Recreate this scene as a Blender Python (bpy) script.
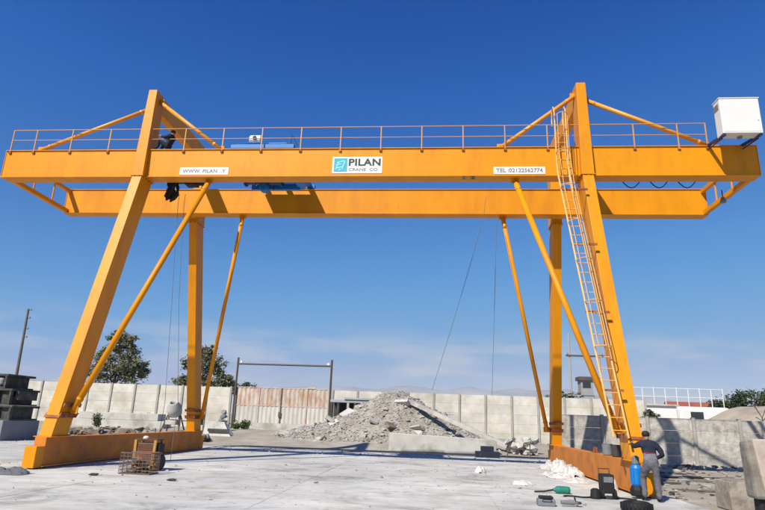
import bpy, bmesh, math, random
from mathutils import Vector, Matrix, noise
R = math.radians
rnd = random.Random(7)
for o in list(bpy.data.objects): bpy.data.objects.remove(o)
scene = bpy.context.scene
COL = scene.collection

# ------------------------------------------------------------------ camera
CAM = Vector((18.1265, -20.7373, 1.8235)); FPX = 573.6
PI_, YA, RO = .2790, -.0947, .0361
_f = Vector((math.sin(YA)*math.cos(PI_), math.cos(YA)*math.cos(PI_), math.sin(PI_)))
_r0 = _f.cross(Vector((0, 0, 1))).normalized(); _u0 = _r0.cross(_f)
_r = math.cos(RO)*_r0 + math.sin(RO)*_u0
_u = -math.sin(RO)*_r0 + math.cos(RO)*_u0
cd = bpy.data.cameras.new('camera'); cam = bpy.data.objects.new('camera', cd); COL.objects.link(cam)
cd.sensor_width = 36; cd.lens = FPX/765*36; cd.clip_start = .1; cd.clip_end = 40000
m = Matrix((_r, _u, -_f)).transposed().to_4x4(); m.translation = CAM
cam.matrix_world = m
scene.camera = cam
def at(px, py, X=None, Y=None, Z=None):
    """point seen at a photo pixel, on the plane x=X, y=Y or z=Z"""
    d = _f + _r*((px-382.5)/FPX) - _u*((py-255)/FPX)
    for i, v in enumerate((X, Y, Z)):
        if v is not None: return CAM + d*((v-CAM[i])/d[i])

# ------------------------------------------------------------------ light
SUN = Vector((-.52, -.90, 1.0)).normalized()          # towards the sun
w = bpy.data.worlds.new('World'); scene.world = w; w.use_nodes = True
nt = w.node_tree; nt.nodes.clear()
def N(nt, t, **k):
    n = nt.nodes.new(t)
    for a, b in k.items():
        if a in n.inputs.keys() if isinstance(a, str) else False: n.inputs[a].default_value = b
        else: setattr(n, a, b)
    return n
out = N(nt, 'ShaderNodeOutputWorld'); bg = N(nt, 'ShaderNodeBackground')
sky = N(nt, 'ShaderNodeTexSky'); sky.sky_type = 'NISHITA'; sky.sun_disc = False
sky.sun_elevation = math.asin(SUN.z); sky.sun_rotation = math.atan2(SUN.x, SUN.y)
sky.air_density = 1.0; sky.dust_density = 0; sky.ozone_density = 6; sky.altitude = 1300
# thin low clouds, the same all round the horizon
geo = N(nt, 'ShaderNodeTexCoord'); sep = N(nt, 'ShaderNodeSeparateXYZ'); nt.links.new(geo.outputs['Generated'], sep.inputs[0])
mp = N(nt, 'ShaderNodeMapping'); mp.inputs['Scale'].default_value = (5, 5, 26); nt.links.new(geo.outputs['Generated'], mp.inputs[0])
cn = N(nt, 'ShaderNodeTexNoise'); cn.inputs['Scale'].default_value = 1.3; cn.inputs['Detail'].default_value = 6; nt.links.new(mp.outputs[0], cn.inputs[0])
cr = N(nt, 'ShaderNodeMapRange'); nt.links.new(cn.outputs[0], cr.inputs[0])
cr.inputs[1].default_value = .45; cr.inputs[2].default_value = .66; cr.inputs[3].default_value = 0; cr.inputs[4].default_value = .6
er = N(nt, 'ShaderNodeMapRange'); er.interpolation_type = 'SMOOTHSTEP'; nt.links.new(sep.outputs[2], er.inputs[0])
er.inputs[1].default_value = .17; er.inputs[2].default_value = .09; er.inputs[3].default_value = 0; er.inputs[4].default_value = 1
mu = N(nt, 'ShaderNodeMath', operation='MULTIPLY'); nt.links.new(cr.outputs[0], mu.inputs[0]); nt.links.new(er.outputs[0], mu.inputs[1])
mx = N(nt, 'ShaderNodeMix', data_type='RGBA'); nt.links.new(mu.outputs[0], mx.inputs[0])
mx.inputs[7].default_value = (5.2, 5.4, 5.9, 1)
# colour response of the phone camera on the whole sky (same for every direction)
sc_ = N(nt, 'ShaderNodeVectorMath', operation='SCALE'); sc_.inputs['Scale'].default_value = .1; nt.links.new(sky.outputs[0], sc_.inputs[0])
rc = N(nt, 'ShaderNodeRGBCurve'); nt.links.new(sc_.outputs[0], rc.inputs['Color'])
for k_, pts in enumerate((
        [(0, 0), (.054, .001), (.0654, .008), (.1335, .068), (.1785, .103), (.2608, .168), (.3829, .29), (1, .75)],
        [(0, 0), (.1073, .064), (.1294, .096), (.257, .240), (.3352, .297), (.4632, .343), (.616, .395), (1, .62)],
        [(0, .02), (.2355, .308), (.2787, .385), (.50, .555), (.61, .585), (.747, .588), (.84, .575), (1, .64)])):
    cv = rc.mapping.curves[k_]; cv.points[0].location = pts[0]; cv.points[1].location = pts[-1]
    for q_ in pts[1:-1]: cv.points.new(*q_)
    for q_ in cv.points: q_.handle_type = 'VECTOR'
rc.mapping.update()
cb_ = N(nt, 'ShaderNodeVectorMath', operation='SCALE'); cb_.inputs['Scale'].default_value = 10; nt.links.new(rc.outputs[0], cb_.inputs[0])
nt.links.new(cb_.outputs[0], mx.inputs[6]); nt.links.new(mx.outputs[2], bg.inputs[0])
bg.inputs[1].default_value = .092
nt.links.new(bg.outputs[0], out.inputs[0])
sd = bpy.data.lights.new('sun', 'SUN'); so = bpy.data.objects.new('sun', sd); COL.objects.link(so)
sd.energy = 5.0; sd.angle = R(.55); sd.color = (1, .93, .81)
so.rotation_euler = SUN.to_track_quat('Z', 'Y').to_euler(); so.location = (0, -30, 40)
vs = scene.view_settings; vs.view_transform = 'Standard'; vs.look = 'None'; vs.exposure = .35; vs.gamma = 1
scene.render.resolution_x = 1024; scene.render.resolution_y = 683

# ------------------------------------------------------------------ materials
def mat(name, col, rough=.7, var=.18, scale=3., col2=None, scale2=None, thr=(.5, .62), bump=0., bscale=30., metal=0., streak=None, spec=.4, seed=0):
    """principled: base colour with two-scale value variation, an optional second colour in noise patches, bump"""
    col = tuple(c*.8 for c in col); col2 = tuple(c*.8 for c in col2) if col2 else None
    mt = bpy.data.materials.new(name); mt.use_nodes = True; t = mt.node_tree; L = t.links.new
    b = t.nodes['Principled BSDF']; b.inputs['Roughness'].default_value = rough; b.inputs['Metallic'].default_value = metal
    b.inputs['Specular IOR Level'].default_value = spec
    g = N(t, 'ShaderNodeNewGeometry'); oi = N(t, 'ShaderNodeObjectInfo')
    mpn = N(t, 'ShaderNodeMapping'); L(g.outputs['Position'], mpn.inputs[0]); mpn.inputs['Location'].default_value = (seed*3.1, seed*7.7, seed)
    if streak: mpn.inputs['Scale'].default_value = streak
    n1 = N(t, 'ShaderNodeTexNoise'); L(mpn.outputs[0], n1.inputs[0]); n1.inputs['Scale'].default_value = scale; n1.inputs['Detail'].default_value = 8; n1.inputs['Roughness'].default_value = .62
    mr = N(t, 'ShaderNodeMapRange'); L(n1.outputs[0], mr.inputs[0]); mr.inputs[1].default_value = .3; mr.inputs[2].default_value = .7
    mr.inputs[3].default_value = 1-var; mr.inputs[4].default_value = 1+var
    ra = N(t, 'ShaderNodeMapRange'); L(oi.outputs['Random'], ra.inputs[0]); ra.inputs[3].default_value = 1-var*.35; ra.inputs[4].default_value = 1+var*.35
    mm = N(t, 'ShaderNodeMath', operation='MULTIPLY'); L(mr.outputs[0], mm.inputs[0]); L(ra.outputs[0], mm.inputs[1])
    base = None
    if col2:
        n2 = N(t, 'ShaderNodeTexNoise'); L(mpn.outputs[0], n2.inputs[0]); n2.inputs['Scale'].default_value = scale2 or scale*.4; n2.inputs['Detail'].default_value = 9; n2.inputs['Roughness'].default_value = .65
        m2 = N(t, 'ShaderNodeMapRange'); L(n2.outputs[0], m2.inputs[0]); m2.inputs[1].default_value = thr[0]; m2.inputs[2].default_value = thr[1]
        mc = N(t, 'ShaderNodeMix', data_type='RGBA'); L(m2.outputs[0], mc.inputs[0]); mc.inputs[6].default_value = (*col, 1); mc.inputs[7].default_value = (*col2, 1)
        base = mc.outputs[2]
    vm = N(t, 'ShaderNodeVectorMath', operation='SCALE')
    if base: L(base, vm.inputs[0])
    else: vm.inputs[0].default_value = col
    L(mm.outputs[0], vm.inputs['Scale']); L(vm.outputs[0], b.inputs['Base Color'])
    if bump:
        n3 = N(t, 'ShaderNodeTexNoise'); L(g.outputs['Position'], n3.inputs[0]); n3.inputs['Scale'].default_value = bscale; n3.inputs['Detail'].default_value = 6
        bp = N(t, 'ShaderNodeBump'); bp.inputs['Strength'].default_value = bump; bp.inputs['Distance'].default_value = .03; L(n3.outputs[0], bp.inputs['Height']); L(bp.outputs[0], b.inputs['Normal'])
    return mt
M = {}
M['orange'] = mat('orange_paint', (.79, .305, .003), .46, .09, 1.4, (.70, .245, .008), .8, (.50, .72), bump=.08, bscale=2.2, spec=.25, streak=(1.3, 1.3, .32))
M['sill'] = mat('dull_red_orange_paint', (.62, .215, .03), .6, .14, 1.6, (.44, .16, .045), 1.1, (.48, .68), bump=.1, bscale=4., spec=.2)
def weather(mt, col, scale, streak, thr, amt):
    """dirty runs and scuffs over a painted material"""
    t = mt.node_tree; L = t.links.new; b = t.nodes['Principled BSDF']; src = b.inputs['Base Color'].links[0].from_socket
    g = N(t, 'ShaderNodeNewGeometry'); m_ = N(t, 'ShaderNodeMapping'); m_.inputs['Scale'].default_value = streak; L(g.outputs['Position'], m_.inputs[0])
    n_ = N(t, 'ShaderNodeTexNoise'); n_.inputs['Scale'].default_value = scale; n_.inputs['Detail'].default_value = 10; n_.inputs['Roughness'].default_value = .7; L(m_.outputs[0], n_.inputs[0])
    r_ = N(t, 'ShaderNodeMapRange'); L(n_.outputs[0], r_.inputs[0]); r_.inputs[1].default_value = thr[0]; r_.inputs[2].default_value = thr[1]; r_.inputs[4].default_value = amt
    x_ = N(t, 'ShaderNodeMix', data_type='RGBA'); L(r_.outputs[0], x_.inputs[0]); L(src, x_.inputs[6]); x_.inputs[7].default_value = (*col, 1); L(x_.outputs[2], b.inputs['Base Color'])
weather(M['orange'], (.22, .085, .02), 2.4, (2.2, 2.2, .30), (.60, .74), .45)
weather(M['orange'], (.72, .50, .30), 5.5, (1, 1, 1), (.66, .72), .35)
weather(M['sill'], (.16, .09, .055), 2.2, (1, 1, 1), (.56, .72), .6)
M['pipe'] = mat('pale_orange_paint', (.80, .36, .045), .45, .08, 2.)
M['rail'] = mat('rail_paint', (.70, .33, .08), .5, .1, 2.)
M['cream'] = mat('ladder_paint', (.80, .43, .13), .5, .08, 3.)
M['rust'] = mat('rusty_primer', (.30, .085, .03), .8, .25, 4., (.42, .17, .05), 2.)
M['cabinet'] = mat('white_enamel', (.82, .82, .80), .4, .03, 1.5)
M['signwhite'] = mat('white_sign', (.84, .83, .80), .5, .03, 2.)
M['ink'] = mat('dark_ink', (.03, .03, .035), .6, .05)
M['inkgrey'] = mat('grey_ink', (.22, .22, .24), .6, .05)
M['teal'] = mat('teal_print', (.03, .42, .55), .5, .08, 3.)
M['teal2'] = mat('pale_teal_print', (.30, .72, .80), .5, .05, 3.)
M['blue'] = mat('blue_paint', (.012, .20, .60), .4, .12, 3.)
M['darkblue'] = mat('dark_blue_paint', (.01, .05, .17), .45, .1, 3.)
M['black'] = mat('black_rubber', (.012, .012, .013), .7, .2, 5.)
M['steel'] = mat('dark_steel', (.09, .085, .08), .5, .2, 4., metal=.5)
M['grey'] = mat('grey_plastic', (.20, .21, .22), .55, .15, 4.)
M['slab'] = mat('yard_concrete', (.50, .495, .475), .85, .13, .55, (.36, .355, .345), .33, (.46, .72), bump=.25, bscale=14., streak=(.45, 1.6, 1))
def slab_mat():
    mt = bpy.data.materials.new('dusty_yard_concrete'); mt.use_nodes = True; t = mt.node_tree; L = t.links.new
    b = t.nodes['Principled BSDF']; b.inputs['Roughness'].default_value = .88; b.inputs['Specular IOR Level'].default_value = .25
    g = N(t, 'ShaderNodeNewGeometry')
    def nz(scale, det, rough, sc=(1, 1, 1), rot=0, dist=0):
        m_ = N(t, 'ShaderNodeMapping'); m_.inputs['Scale'].default_value = sc; m_.inputs['Rotation'].default_value = (0, 0, rot); L(g.outputs['Position'], m_.inputs[0])
        n_ = N(t, 'ShaderNodeTexNoise'); n_.inputs['Scale'].default_value = scale; n_.inputs['Detail'].default_value = det; n_.inputs['Roughness'].default_value = rough; n_.inputs['Distortion'].default_value = dist; L(m_.outputs[0], n_.inputs[0]); return n_.outputs[0]
    def rng(v, a, b_, c, d):
        m_ = N(t, 'ShaderNodeMapRange'); L(v, m_.inputs[0])
        for i_, q in enumerate((a, b_, c, d)): m_.inputs[i_+1].default_value = q
        return m_.outputs[0]
    def mul(a, b_):
        m_ = N(t, 'ShaderNodeMath', operation='MULTIPLY'); L(a, m_.inputs[0]); L(b_, m_.inputs[1]); return m_.outputs[0]
    v = mul(rng(nz(.16, 5, .6), .34, .64, .78, 1.10), rng(nz(1.0, 8, .68, (.7, 1.35, 1), R(-14), .6), .33, .7, .80, 1.10))
    v = mul(v, rng(nz(.9, 7, .7, (.5, 1.7, 1), R(22), 1.6), .50, .68, 1, .72))       # tyre-smeared dirt
    v = mul(v, rng(nz(.42, 9, .72, (1, 1, 1), 0, .8), .53, .66, 1, .62))               # blotchy stains
    v = mul(v, rng(nz(1.7, 6, .6), .64, .70, 1, .55))                                  # oil drips
    v = mul(v, rng(nz(9, 6, .7), .3, .7, .91, 1.08))
    vo = N(t, 'ShaderNodeTexVoronoi'); vo.feature = 'DISTANCE_TO_EDGE'; vo.inputs['Scale'].default_value = .23
    wv = N(t, 'ShaderNodeTexNoise'); wv.inputs['Scale'].default_value = 1.1; wv.inputs['Detail'].default_value = 6; L(g.outputs['Position'], wv.inputs[0])
    ad = N(t, 'ShaderNodeVectorMath', operation='MULTIPLY_ADD'); L(wv.outputs[1], ad.inputs[0]); ad.inputs[1].default_value = (1.4, 1.4, 0); L(g.outputs['Position'], ad.inputs[2]); L(ad.outputs[0], vo.inputs[0])
    v = mul(v, rng(vo.outputs[0], .0, .0035, .70, 1))                                 # hair cracks
    mc = N(t, 'ShaderNodeMix', data_type='RGBA'); L(rng(nz(.3, 6, .6), .4, .65, 0, 1), mc.inputs[0]); mc.inputs[6].default_value = (.545, .54, .515, 1); mc.inputs[7].default_value = (.535, .515, .46, 1)
    vm = N(t, 'ShaderNodeVectorMath', operation='SCALE'); L(mc.outputs[2], vm.inputs[0]); L(v, vm.inputs['Scale']); L(vm.outputs[0], b.inputs['Base Color'])
    bp = N(t, 'ShaderNodeBump'); bp.inputs['Strength'].default_value = .35; bp.inputs['Distance'].default_value = .012; L(nz(18, 8, .65), bp.inputs['Height']); L(bp.outputs[0], b.inputs['Normal'])
    return mt
M['slab'] = slab_mat()
M['sand'] = mat('sandy_ground', (.36, .32, .255), .95, .22, .8, (.42, .39, .33), .25, bump=.4, bscale=6.)
M['conc'] = mat('pale_concrete', (.56, .545, .505), .88, .14, 1.2, (.40, .38, .34), .8, bump=.3, bscale=12.)
M['concg'] = mat('grey_concrete', (.36, .36, .36), .88, .16, 1.5, bump=.3, bscale=12.)
M['wall'] = mat('precast_panel', (.66, .635, .565), .9, .17, .9, (.54, .50, .42), .7, (.46, .70), bump=.4, bscale=5.)
weather(M['wall'], (.26, .23, .18), 1.3, (1.6, 1.6, .35), (.58, .76), .4)
M['wallr'] = mat('stone_faced_panel', (.52, .49, .44), .9, .28, 2.6, (.33, .30, .26), 3.4, (.45, .7), bump=1., bscale=4.)
M['post'] = mat('concrete_post', (.40, .385, .35), .9, .15, 1.5)
M['rubble'] = mat('broken_concrete', (.38, .355, .32), .95, .25, 1.1, (.30, .265, .22), .9, bump=.6, bscale=8.)
M['rubb2'] = mat('pale_broken_concrete', (.47, .45, .42), .95, .2, 2.)
M['brown'] = mat('brown_rubble', (.20, .155, .115), .95, .3, 2., (.30, .25, .2), 1.5, bump=.6, bscale=6.)
M['gatewhite'] = mat('weathered_white_sheet', (.60, .58, .54), .7, .14, 2., (.45, .33, .25), 2.2, (.56, .72), streak=(1, 1, .35))
M['gaterust'] = mat('rust_streaked_sheet', (.58, .51, .44), .75, .15, 2., (.48, .27, .17), 1.6, (.44, .66), streak=(1.4, 1.4, .6))
M['gatesteel'] = mat('gate_steel', (.10, .075, .065), .6, .2, 3.)
M['wood'] = mat('pole_wood', (.16, .13, .10), .85, .2, 3.)
M['mould'] = mat('grimy_mould_steel', (.050, .052, .046), .75, .35, 3., (.11, .105, .09), 2.)
M['blockg'] = mat('blue_grey_concrete', (.26, .27, .29), .85, .1, 1.5)
M['leaf'] = mat('grey_green_leaf', (.17, .185, .10), .75, .4, .9, (.26, .25, .16), .7)
M['leafd'] = mat('dark_green_leaf', (.06, .085, .035), .75, .4, 1.2)
M['leafb'] = mat('bright_green_leaf', (.075, .13, .022), .7, .35, 3.)
M['bark'] = mat('bark', (.09, .07, .05), .9, .3, 6., bump=.6, bscale=12.)
M['whitebag'] = mat('white_plastic_sheet', (.62, .61, .585), .6, .18, 5., (.48, .47, .44), 3.)
M['green'] = mat('green_plastic', (.02, .22, .16), .5, .1, 5.)
M['yellow'] = mat('yellow_frame_paint', (.50, .27, .05), .5, .12, 4.)
M['brownbox'] = mat('brown_casing', (.12, .055, .03), .6, .2, 4.)
M['wire'] = mat('rusty_wire', (.17, .11, .08), .7, .25, 8.)
M['navy'] = mat('navy_cloth', (.018, .022, .045), .9, .2, 14., bump=.3, bscale=25.)
M['red'] = mat('dark_red_cloth', (.20, .02, .035), .9, .1, 14.)
M['greycloth'] = mat('grey_cloth', (.14, .14, .155), .9, .2, 14., bump=.3, bscale=25.)
M['greyshirt'] = mat('pale_grey_cloth', (.20, .20, .23), .9, .2, 14., bump=.3, bscale=25.)
M['skin'] = mat('skin', (.36, .20, .13), .55, .08, 8.)
M['hair'] = mat('dark_hair', (.018, .014, .012), .7, .3, 30.)
M['darkcloth'] = mat('black_cloth', (.016, .018, .026), .9, .2, 12.)
M['kerb'] = mat('dirty_tan_concrete', (.36, .32, .26), .92, .25, 2.5, (.26, .22, .18), 2., bump=.8, bscale=9.)
M['beige'] = mat('beige_cast_concrete', (.27, .24, .205), .85, .28, 3.5, (.19, .165, .14), 2.2, bump=.6, bscale=9.)
M['pink'] = mat('smooth_pale_cast_face', (.46, .38, .325), .75, .2, 3.5, (.36, .30, .26), 2.4)
M['bluegrey'] = mat('pale_blue_sheet', (.40, .44, .47), .6, .12, 2.)
M['redbrick'] = mat('red_brick', (.30, .12, .07), .85, .2, 5.)
M['chest'] = mat('navy_black_enamel', (.015, .02, .04), .5, .1, 3.)
M['redroof'] = mat('red_roof', (.34, .09, .06), .7, .15, 2.)
M['glass'] = mat('dark_glass', (.03, .04, .05), .1, .05, spec=.6)
M['mount'] = mat('hazed_mountain', (.33, .34, .36), .95, .25, .0008)  # pale bluish grey puts part of the distance haze into the colour
M['tan'] = mat('tan_earth', (.42, .36, .28), .95, .18, .5, (.34, .28, .21), .6, bump=.5, bscale=4.)
M['rope'] = mat('grey_rope', (.16, .16, .17), .9, .1)

# ------------------------------------------------------------------ mesh helpers
class MB:
    def __init__(s): s.v = []; s.f = []; s.mi = []; s.cur = 0
    def add(s, vs, fs):
        k = len(s.v); s.v += [tuple(v) for v in vs]; s.f += [tuple(i+k for i in f) for f in fs]; s.mi += [s.cur]*len(fs); return s
    def hexa(s, b, t):
        """b,t: four bottom and four top corners, counter-clockwise from above"""
        return s.add(list(b)+list(t), [(3, 2, 1, 0), (4, 5, 6, 7), (0, 1, 5, 4), (1, 2, 6, 5), (2, 3, 7, 6), (3, 0, 4, 7)])
    def box(s, x0, x1, y0, y1, z0, z1):
        return s.hexa([(x0, y0, z0), (x1, y0, z0), (x1, y1, z0), (x0, y1, z0)], [(x0, y0, z1), (x1, y0, z1), (x1, y1, z1), (x0, y1, z1)])
    def obox(s, c, size, rot=(0, 0, 0)):
        from mathutils import Euler
        q = Euler(rot).to_matrix(); c = Vector(c); a, b, d = [k/2 for k in size]
        p = lambda x, y, z: c + q@Vector((x, y, z))
        return s.hexa([p(-a, -b, -d), p(a, -b, -d), p(a, b, -d), p(-a, b, -d)], [p(-a, -b, d), p(a, -b, d), p(a, b, d), p(-a, b, d)])
    def rects(s, c0, d0, c1, d1):
        """tapered bar with horizontal rectangular ends"""
        q = lambda c, d: [(c[0]-d[0]/2, c[1]-d[1]/2, c[2]), (c[0]+d[0]/2, c[1]-d[1]/2, c[2]), (c[0]+d[0]/2, c[1]+d[1]/2, c[2]), (c[0]-d[0]/2, c[1]+d[1]/2, c[2])]
        return s.hexa(q(c0, d0), q(c1, d1))
    def tube(s, pts, r, n=8, caps=True):
        pts = [Vector(p) for p in pts]; k = len(pts); rr = r if isinstance(r, (list, tuple)) else [r]*k
        vs = []; prev = None
        for i, p in enumerate(pts):
            d = (pts[min(i+1, k-1)]-pts[max(i-1, 0)]).normalized()
            if prev is None:
                a = Vector((0, 0, 1)) if abs(d.z) < .9 else Vector((1, 0, 0)); e = d.cross(a).normalized()
            else:
                e = (prev - d*prev.dot(d)).normalized()
            prev = e; g = d.cross(e)
            for j in range(n):
                t = 2*math.pi*j/n; vs.append(p + (e*math.cos(t)+g*math.sin(t))*rr[i])
        fs = [(i*n+j, i*n+(j+1) % n, (i+1)*n+(j+1) % n, (i+1)*n+j) for i in range(k-1) for j in range(n)]
        if caps: fs += [tuple(range(n))[::-1], tuple((k-1)*n+j for j in range(n))]
        return s.add(vs, fs)
    def lathe(s, c, prof, n=16, axis='Z'):
        vs = []; c = Vector(c)
        for r, h in prof:
            for j in range(n):
                t = 2*math.pi*j/n; a, b = r*math.cos(t), r*math.sin(t)
                vs.append(c + Vector({'Z': (a, b, h), 'X': (h, a, b), 'Y': (b, h, a)}[axis]))
        k = len(prof)
        fs = [(i*n+j, i*n+(j+1) % n, (i+1)*n+(j+1) % n, (i+1)*n+j) for i in range(k-1) for j in range(n)]
        fs += [tuple(range(n))[::-1], tuple((k-1)*n+j for j in range(n))]
        return s.add(vs, fs)
    def rock(s, c, size, rg, n=12):
        """irregular convex chunk"""
        bm = bmesh.new(); c = Vector(c)
        for _ in range(n):
            d = Vector((rg.gauss(0, 1), rg.gauss(0, 1), rg.gauss(0, 1))).normalized()
            mxx = max(abs(d.x), abs(d.y), abs(d.z)); d = d/(mxx**.6)
            bm.verts.new((c.x+d.x*size[0]*.5, c.y+d.y*size[1]*.5, c.z+d.z*size[2]*.5))
        bmesh.ops.convex_hull(bm, input=bm.verts)
        for v in [v for v in bm.verts if not v.link_faces]: bm.verts.remove(v)
        bm.verts.index_update(); s.add([v.co.copy() for v in bm.verts], [tuple(v.index for v in f.verts) for f in bm.faces]); bm.free(); return s
    def build(s, name, mt, parent=None, bev=0, smooth=False):
        me = bpy.data.meshes.new(name); me.from_pydata(s.v, [], s.f); me.update()
        bm = bmesh.new(); bm.from_mesh(me); bmesh.ops.recalc_face_normals(bm, faces=bm.faces); bm.to_mesh(me); bm.free()
        for q in (mt if isinstance(mt, (list, tuple)) else [mt]): me.materials.append(M[q] if isinstance(q, str) else q)
        if len(set(s.mi)) > 1:
            for p, i in zip(me.polygons, s.mi): p.material_index = i
        if smooth:
            for p in me.polygons: p.use_smooth = True
        o = bpy.data.objects.new(name, me); COL.objects.link(o)
        if parent: put(o, parent)
        if bev:
            bv = o.modifiers.new('bevel', 'BEVEL'); bv.width = bev; bv.segments = 2; bv.limit_method = 'ANGLE'
        return o
def put(o, parent):
    o.parent = parent
    mw = Matrix.Identity(4); q = parent
    while q: mw = q.matrix_basis @ mw if q.parent is None else q.matrix_parent_inverse @ q.matrix_basis @ mw; q = q.parent
    o.matrix_parent_inverse = Matrix.Identity(4) if parent.get('_local') else mw.inverted()
def tag(o, label, cat, group=None):
    o['label'] = label; o['category'] = cat
    if group: o['group'] = group
    return o
def thing(name, loc, label, cat, group=None):
    o = bpy.data.objects.new(name, None); COL.objects.link(o); o.location = loc; o.empty_display_size = .3
    return tag(o, label, cat, group)
def struct(o): o['kind'] = 'structure'; return o
def stuff(o): o['kind'] = 'stuff'; return o
def share(o, name=None, dx=(0, 0, 0), parent=None):
    c = o.copy(); COL.objects.link(c); c.parent = parent or o.parent; c.matrix_parent_inverse = o.matrix_parent_inverse.copy()
    c.location = Vector(o.location)+Vector(dx); return c

# ------------------------------------------------------------------ ground
def sm(a, b, t): t = max(0, min(1, (t-a)/(b-a))); return t*t*(3-2*t)
def gz(x, y):
    return -.014 + .70*sm(15.5, 24, y)*(1-sm(24, 30, x)*(1-sm(26, 34, y))) + .03*noise.noise(Vector((x*.25, y*.25, 0)))*sm(13.3, 16, y)
xs = [-12000, -5000, -2000, -800, -300, -120] + [-60+1.5*i for i in range(94)] + [120, 300, 800, 2000, 5000, 12000]
ys = [-12000, -3000, -600, -150, -60, -40, -30, -15, 0, 8] + [11+i*.75 for i in range(54)] + [60, 80, 120, 250, 600, 1500, 4000, 8000, 14000]
g = MB(); g.v = [(x, y, gz(x, y)) for y in ys for x in xs]; nx = len(xs)
g.f = [(j*nx+i, j*nx+i+1, (j+1)*nx+i+1, (j+1)*nx+i) for j in range(len(ys)-1) for i in range(nx-1)]; g.mi = [0]*len(g.f)
struct(g.build('ground', 'sand', smooth=True))
yard = bpy.data.objects.new('concrete_yard', None); COL.objects.link(yard); struct(yard)
for i in range(14):
    for j in range(8):
        x0 = -22+5.2*i; y0 = -23.4+4.55*j
        dz = rnd.uniform(-.003, .003)
        if x0 > 24: continue
        s = MB().box(x0+.006, x0+5.194, y0+.006, y0+4.544, -.12, dz); s.build('slab', 'slab', yard, bev=.004)
# small stones scattered on the yard, uncountable
_sc = MB(); _rg = random.Random(21)
for k in range(2600):
    x = _rg.uniform(-6, 34); y = _rg.uniform(-16, 13.5)
    if _rg.random() < .55: y = _rg.uniform(9, 14.5)
    s_ = _rg.uniform(.012, .05)*(1 if _rg.random() < .93 else 2.2); _sc.rock((x, y, s_*.25), (s_*1.5, s_*1.2, s_*.8), _rg, 7)
stuff(_sc.build('scattered_gravel', 'rubble'))
# broken edge of the slab yard

# ------------------------------------------------------------------ mountains
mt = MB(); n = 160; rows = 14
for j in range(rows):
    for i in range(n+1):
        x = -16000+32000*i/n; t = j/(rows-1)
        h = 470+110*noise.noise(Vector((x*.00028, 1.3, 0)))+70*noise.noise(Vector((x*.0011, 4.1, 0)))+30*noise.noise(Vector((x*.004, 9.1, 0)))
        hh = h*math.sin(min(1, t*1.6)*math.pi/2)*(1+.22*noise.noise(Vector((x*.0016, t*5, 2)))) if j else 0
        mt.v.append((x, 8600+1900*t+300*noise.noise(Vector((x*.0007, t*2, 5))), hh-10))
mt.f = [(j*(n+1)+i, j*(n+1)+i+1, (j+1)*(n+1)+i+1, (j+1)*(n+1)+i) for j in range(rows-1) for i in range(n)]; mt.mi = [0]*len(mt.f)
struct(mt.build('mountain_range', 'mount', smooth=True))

# ------------------------------------------------------------------ gantry crane
XL, XR, XLt, XRt = 5.91, 24.03, 6.08, 23.85
ZB, ZT, LEN = 11.0, 12.235, 30.136
crane = thing('gantry_crane', (15, 2.5, 0), 'huge orange double girder gantry crane standing on concrete yard', 'gantry crane')
def girder(y0, y1, label=None):
    gr = MB().box(.0, LEN, y0, y1, ZB+.03, ZT-.025).build('girder', 'orange', crane, bev=.006)
    MB().box(-.01, LEN+.01, y0-.05, y1+.05, ZT-.025, ZT).build('top_flange', 'orange', gr)
    MB().box(-.01, LEN+.01, y0-.05, y1+.05, ZB, ZB+.03).build('bottom_flange', 'orange', gr)
    for x in (-.022, LEN): MB().box(x, x+.022, y0-.02, y1+.02, ZB+.03, ZT-.025).build('end_plate', 'orange', gr)
    MB().box(.1, LEN-.1, (y0+y1)/2-.03, (y0+y1)/2+.03, ZT, ZT+.06).build('trolley_rail', 'steel', gr)
    for k in range(1, 6):
        x = LEN*k/6+.37
        MB().box(x-.006, x+.006, y0-.003, y0+.001, ZB+.03, ZT-.025).build('weld_seam', 'orange', gr)
    return gr
G1 = girder(0, .5); G1['label'] = 'long orange box girder with handrail and company sign'
G2 = girder(4.26, 4.76)
for px in (464, 474, 472):
    p = at(px, 178, Y=-.02)
    MB().box(p.x-.05, p.x+.05, -.03, .05, ZB-.10, ZB).build('cable_clamp', 'steel', G1)
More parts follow.
